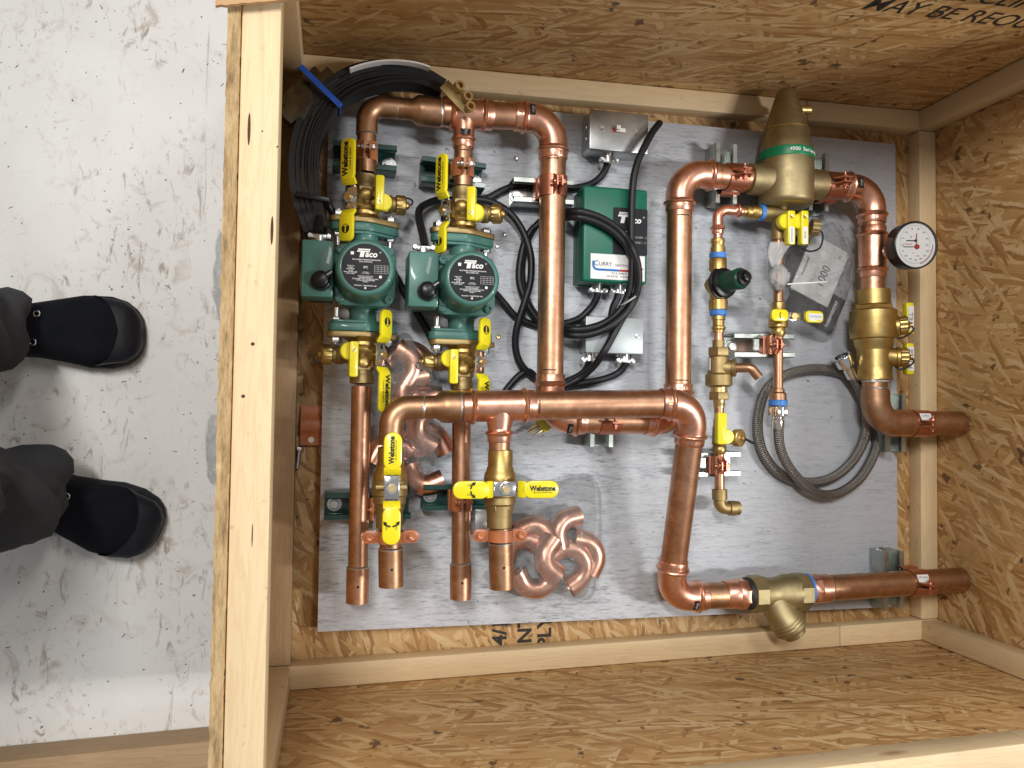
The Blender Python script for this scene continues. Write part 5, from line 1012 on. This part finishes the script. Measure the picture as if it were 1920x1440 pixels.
# ------------------------------------------------------------------ person in dark trousers and boots
def boot_rows(L, w, heel, toe):
    rows = []
    return rows
person = Thing('person', 'person in dark grey trousers and black canvas boots standing beside the crate', 'person', (-790, -60, -130))
legs = MB()
def boot(toe, ang, side):
    """boot with its toe at `toe`, pointing along ang (degrees from +X)"""
    L = 292.; mm = TR(toe.x, toe.y, -130) @ Matrix.Rotation(R_(ang), 4, 'Z') @ TR(-L, 0, 0)
    st = [(0, 30, 78), (14, 37, 96), (50, 41, 104), (90, 40, 100), (130, 44, 90), (170, 52, 79), (205, 60, 70), (240, 60, 62), (265, 53, 55), (281, 41, 47), (289, 28, 38), (292, 13, 30)]
    def loft(scale, z0, top, x_shift=0, nn=20, lo=0.):
        rows = []
        for x, hw, h in st:
            cy = side * 6 * math.sin(math.pi * x / L) ; row = []
            for k in range(nn):
                a_ = 2 * math.pi * k / nn; ca, sa = math.cos(a_), math.sin(a_); e = .62
                yy = math.copysign(abs(ca) ** e, ca) * hw * scale; zz = math.copysign(abs(sa) ** e, sa)
                hh = top(h); row.append(mm @ V((x * (1 if scale <= 1 else 1.015) - (2 if scale > 1 else 0), cy + yy * (1 - .22 * max(0, zz) * (1 if scale <= 1 else 0)), z0 + (zz * .5 + .5) * (hh - z0))))
            rows.append(row)
        return rows
    up = MB(); up.rings(loft(1., 14, lambda h: h)); bt = person.part('boot', up, 'boot_canvas', ang=60)
    so = MB(); so.rings(loft(1.07, 0, lambda h: 22.)); person.part('sole', so, 'boot_sole', parent=bt, ang=50)
    # toe cap: shell over the front
    cap = MB(); rows = []
    r0 = loft(1.02, 20, lambda h: h + 1.6)
    def lerp(i, f): return [r0[i][k].lerp(r0[i + 1][k], f) for k in range(len(r0[0]))]
    rows = [[r0[6][k].lerp(r0[7][k], .4).lerp(r0[8][k], max(.0, 1 - abs(k - 5) / 5.) ** .7 * .9 if k <= 10 else 0.) for k in range(20)], [r0[8][k].lerp(r0[9][k], .1) for k in range(20)]] + [r0[i] for i in range(9, 12)]; cap.rings(rows, True, False, True); person.part('toe_cap', cap, 'boot_leather', parent=bt, ang=60)
    wl = MB(); r1 = loft(1.035, 20, lambda h: 30.); wl.rings(r1[4:], True, False, True); person.part('rand', wl, 'boot_leather', parent=bt, ang=60)
    for x, y in ((146, 22), (140, -24)):
        q = mm @ V((x, y + side * 5, 88)); e = MB(); e.tube([q + V((math.cos(a_) * 5, math.sin(a_) * 5, 1)) for a_ in [2 * math.pi * k / 12 for k in range(13)]], 1.3, 6); person.part('eyelet', e, 'chrome', parent=bt)
    tg = MB(); tg.box((116, side * 4, 93), (66, 44, 7), 3, mm @ TR(116, 0, 93) @ Matrix.Rotation(R_(14), 4, 'Y') @ TR(-116, 0, -93)); person.part('tongue', tg, 'boot_canvas', parent=bt)
    return mm
b1 = boot(A(263, 625, -95), 2, 1); b2 = boot(A(293, 1000, -95), -22, -1)
# trousers: one continuous surface, two legs joined at the hips
sk = bpy.data.meshes.new('trousers'); 
def jp(mm, x, y, z): return mm @ V((x, y, z))
pel = V((-995, -60, 800))
pts = [pel, pel + V((0, 0, 110))]; ed = [(0, 1)]; rad = [120, 135]
for mm, sd in ((b1, 1), (b2, -1)):
    an = jp(mm, 70 if sd > 0 else 92, 0, 105); kn = an.lerp(pel + V((40, sd * 90, -60)), .5) + V((40, 0, 0)); hp_ = pel + V((0, sd * 92, -40)); i0 = len(pts)
    chain = [hp_, hp_.lerp(kn, .5), kn, kn.lerp(an, .5), an.lerp(kn, .12), an + V((0, 0, -14))]; rr = [114, 102, 88, 84, 82, 86]
    pts += chain; rad += rr; ed.append((0, i0)); ed += [(i0 + k, i0 + k + 1) for k in range(len(chain) - 1)]
sk.from_pydata([tuple((p - person.o) * .001) for p in pts], ed, []); so = bpy.data.objects.new('trousers', sk); COL.objects.link(so); so.parent = person.e
md = so.modifiers.new('skin', 'SKIN'); md.use_smooth_shade = True
for v, r in zip(sk.skin_vertices[0].data, rad): v.radius = (r * .001, r * .001)
sk.skin_vertices[0].data[0].use_root = True
so.modifiers.new('sub', 'SUBSURF').levels = 3; so.modifiers['sub'].render_levels = 3
tx_ = bpy.data.textures.new('folds', 'CLOUDS'); tx_.noise_scale = .085; tx_.noise_depth = 2
dp = so.modifiers.new('folds', 'DISPLACE'); dp.texture = tx_; dp.strength = .075; dp.mid_level = .5
sk.materials.append(MATS['trouser_cloth'])

# ------------------------------------------------------------------ lumber and litter outside
for k, (y0, zt, w_, lab) in enumerate(((-655, -62, 62, 'weathered pine board lying along the crate corner, outer one of two'), (-719, -66, 60, 'weathered pine board behind another, beside the crate corner'))):
    T = Thing('loose_board', lab, 'board', (-700, y0, -130), 'loose boards lying outside the crate')
    m = MB(); m.box((0, 0, 0), (560, w_, zt + 130), 3, TR(-700, y0 - (0 if k == 0 else 2), (zt - 130) / 2) @ Matrix.Rotation(R_(1.6), 4, 'Z')); T.part('plank', m, 'pine_dull_x')
T = Thing('cardboard_sheet', 'torn cardboard sheet resting on the corner of the crate', 'cardboard', (-400, 400, HW)); a = A(405, 15, HW + 8); b = A(640, -5, HW + 8)
m = MB(); rows = []
for i in range(25):
    f = i / 24; p = a.lerp(b, f) + Y * (1.5 * noise.noise(V((i * .7, 0, 0)))); q = p + V((0, 150, 6)); rows.append([p + Z * 5, q + Z * 5, q, p])
m.rings(rows); T.part('sheet', m, 'cardboard', ang=80)
for y0, y1, x0, lb in ((432, 600, 411, 'longer strip of crumpled clear wrap sticking out under the crate wall'), (775, 905, 396, 'shorter strip of crumpled clear wrap under the crate wall, opposite the gap between boots')):
    T = Thing('plastic_wrap', lb, 'wrap', A(x0, (y0 + y1) / 2, -128)); m = MB(); rows = []
    for i in range(34):
        f = i / 33; p = A(x0, y0 + (y1 - y0) * f, -124); k_ = math.sin(math.pi * f) ** .6; rows.append([p + V((-16 * k_ * (.7 + .6 * noise.noise(V((f * 5, y0, 0)))), 0, 1)), p + V((-6 * k_, 0, 10 + 14 * noise.noise(V((f * 11, 4, y0))))), p + V((4, 0, 5 + 12 * noise.noise(V((f * 9, 2, y0))))), p + V((40, 0, 2))])
    m.rings(rows, False, False, False); T.part('film', m, 'clear_bag', ang=180)
m = MB(); random.seed(11)
for k in range(110):
    p = A(random.uniform(0, 430), random.uniform(0, 1380), -130); s_ = random.choice((.9, 1.2, 1.6, 2.2, 4.5)); th = random.uniform(0, 6.28); d_ = V((math.cos(th), math.sin(th), 0)); n_ = V((-d_.y, d_.x, 0)); ww = random.uniform(.4, 1.1)
    m.add([p - d_ * s_ - n_ * ww, p + d_ * s_ - n_ * ww * .6, p + d_ * s_ * .8 + n_ * ww, p - d_ * s_ * .9 + n_ * ww, p + Z * 1.4], [(0, 1, 4), (1, 2, 4), (2, 3, 4), (3, 0, 4)])
tag(m.build('wood_debris', 'steel_dark' if 0 else 'boot_sole'), 'tiny dark wood chips and grit scattered on the white floor', 'debris', kind='stuff')
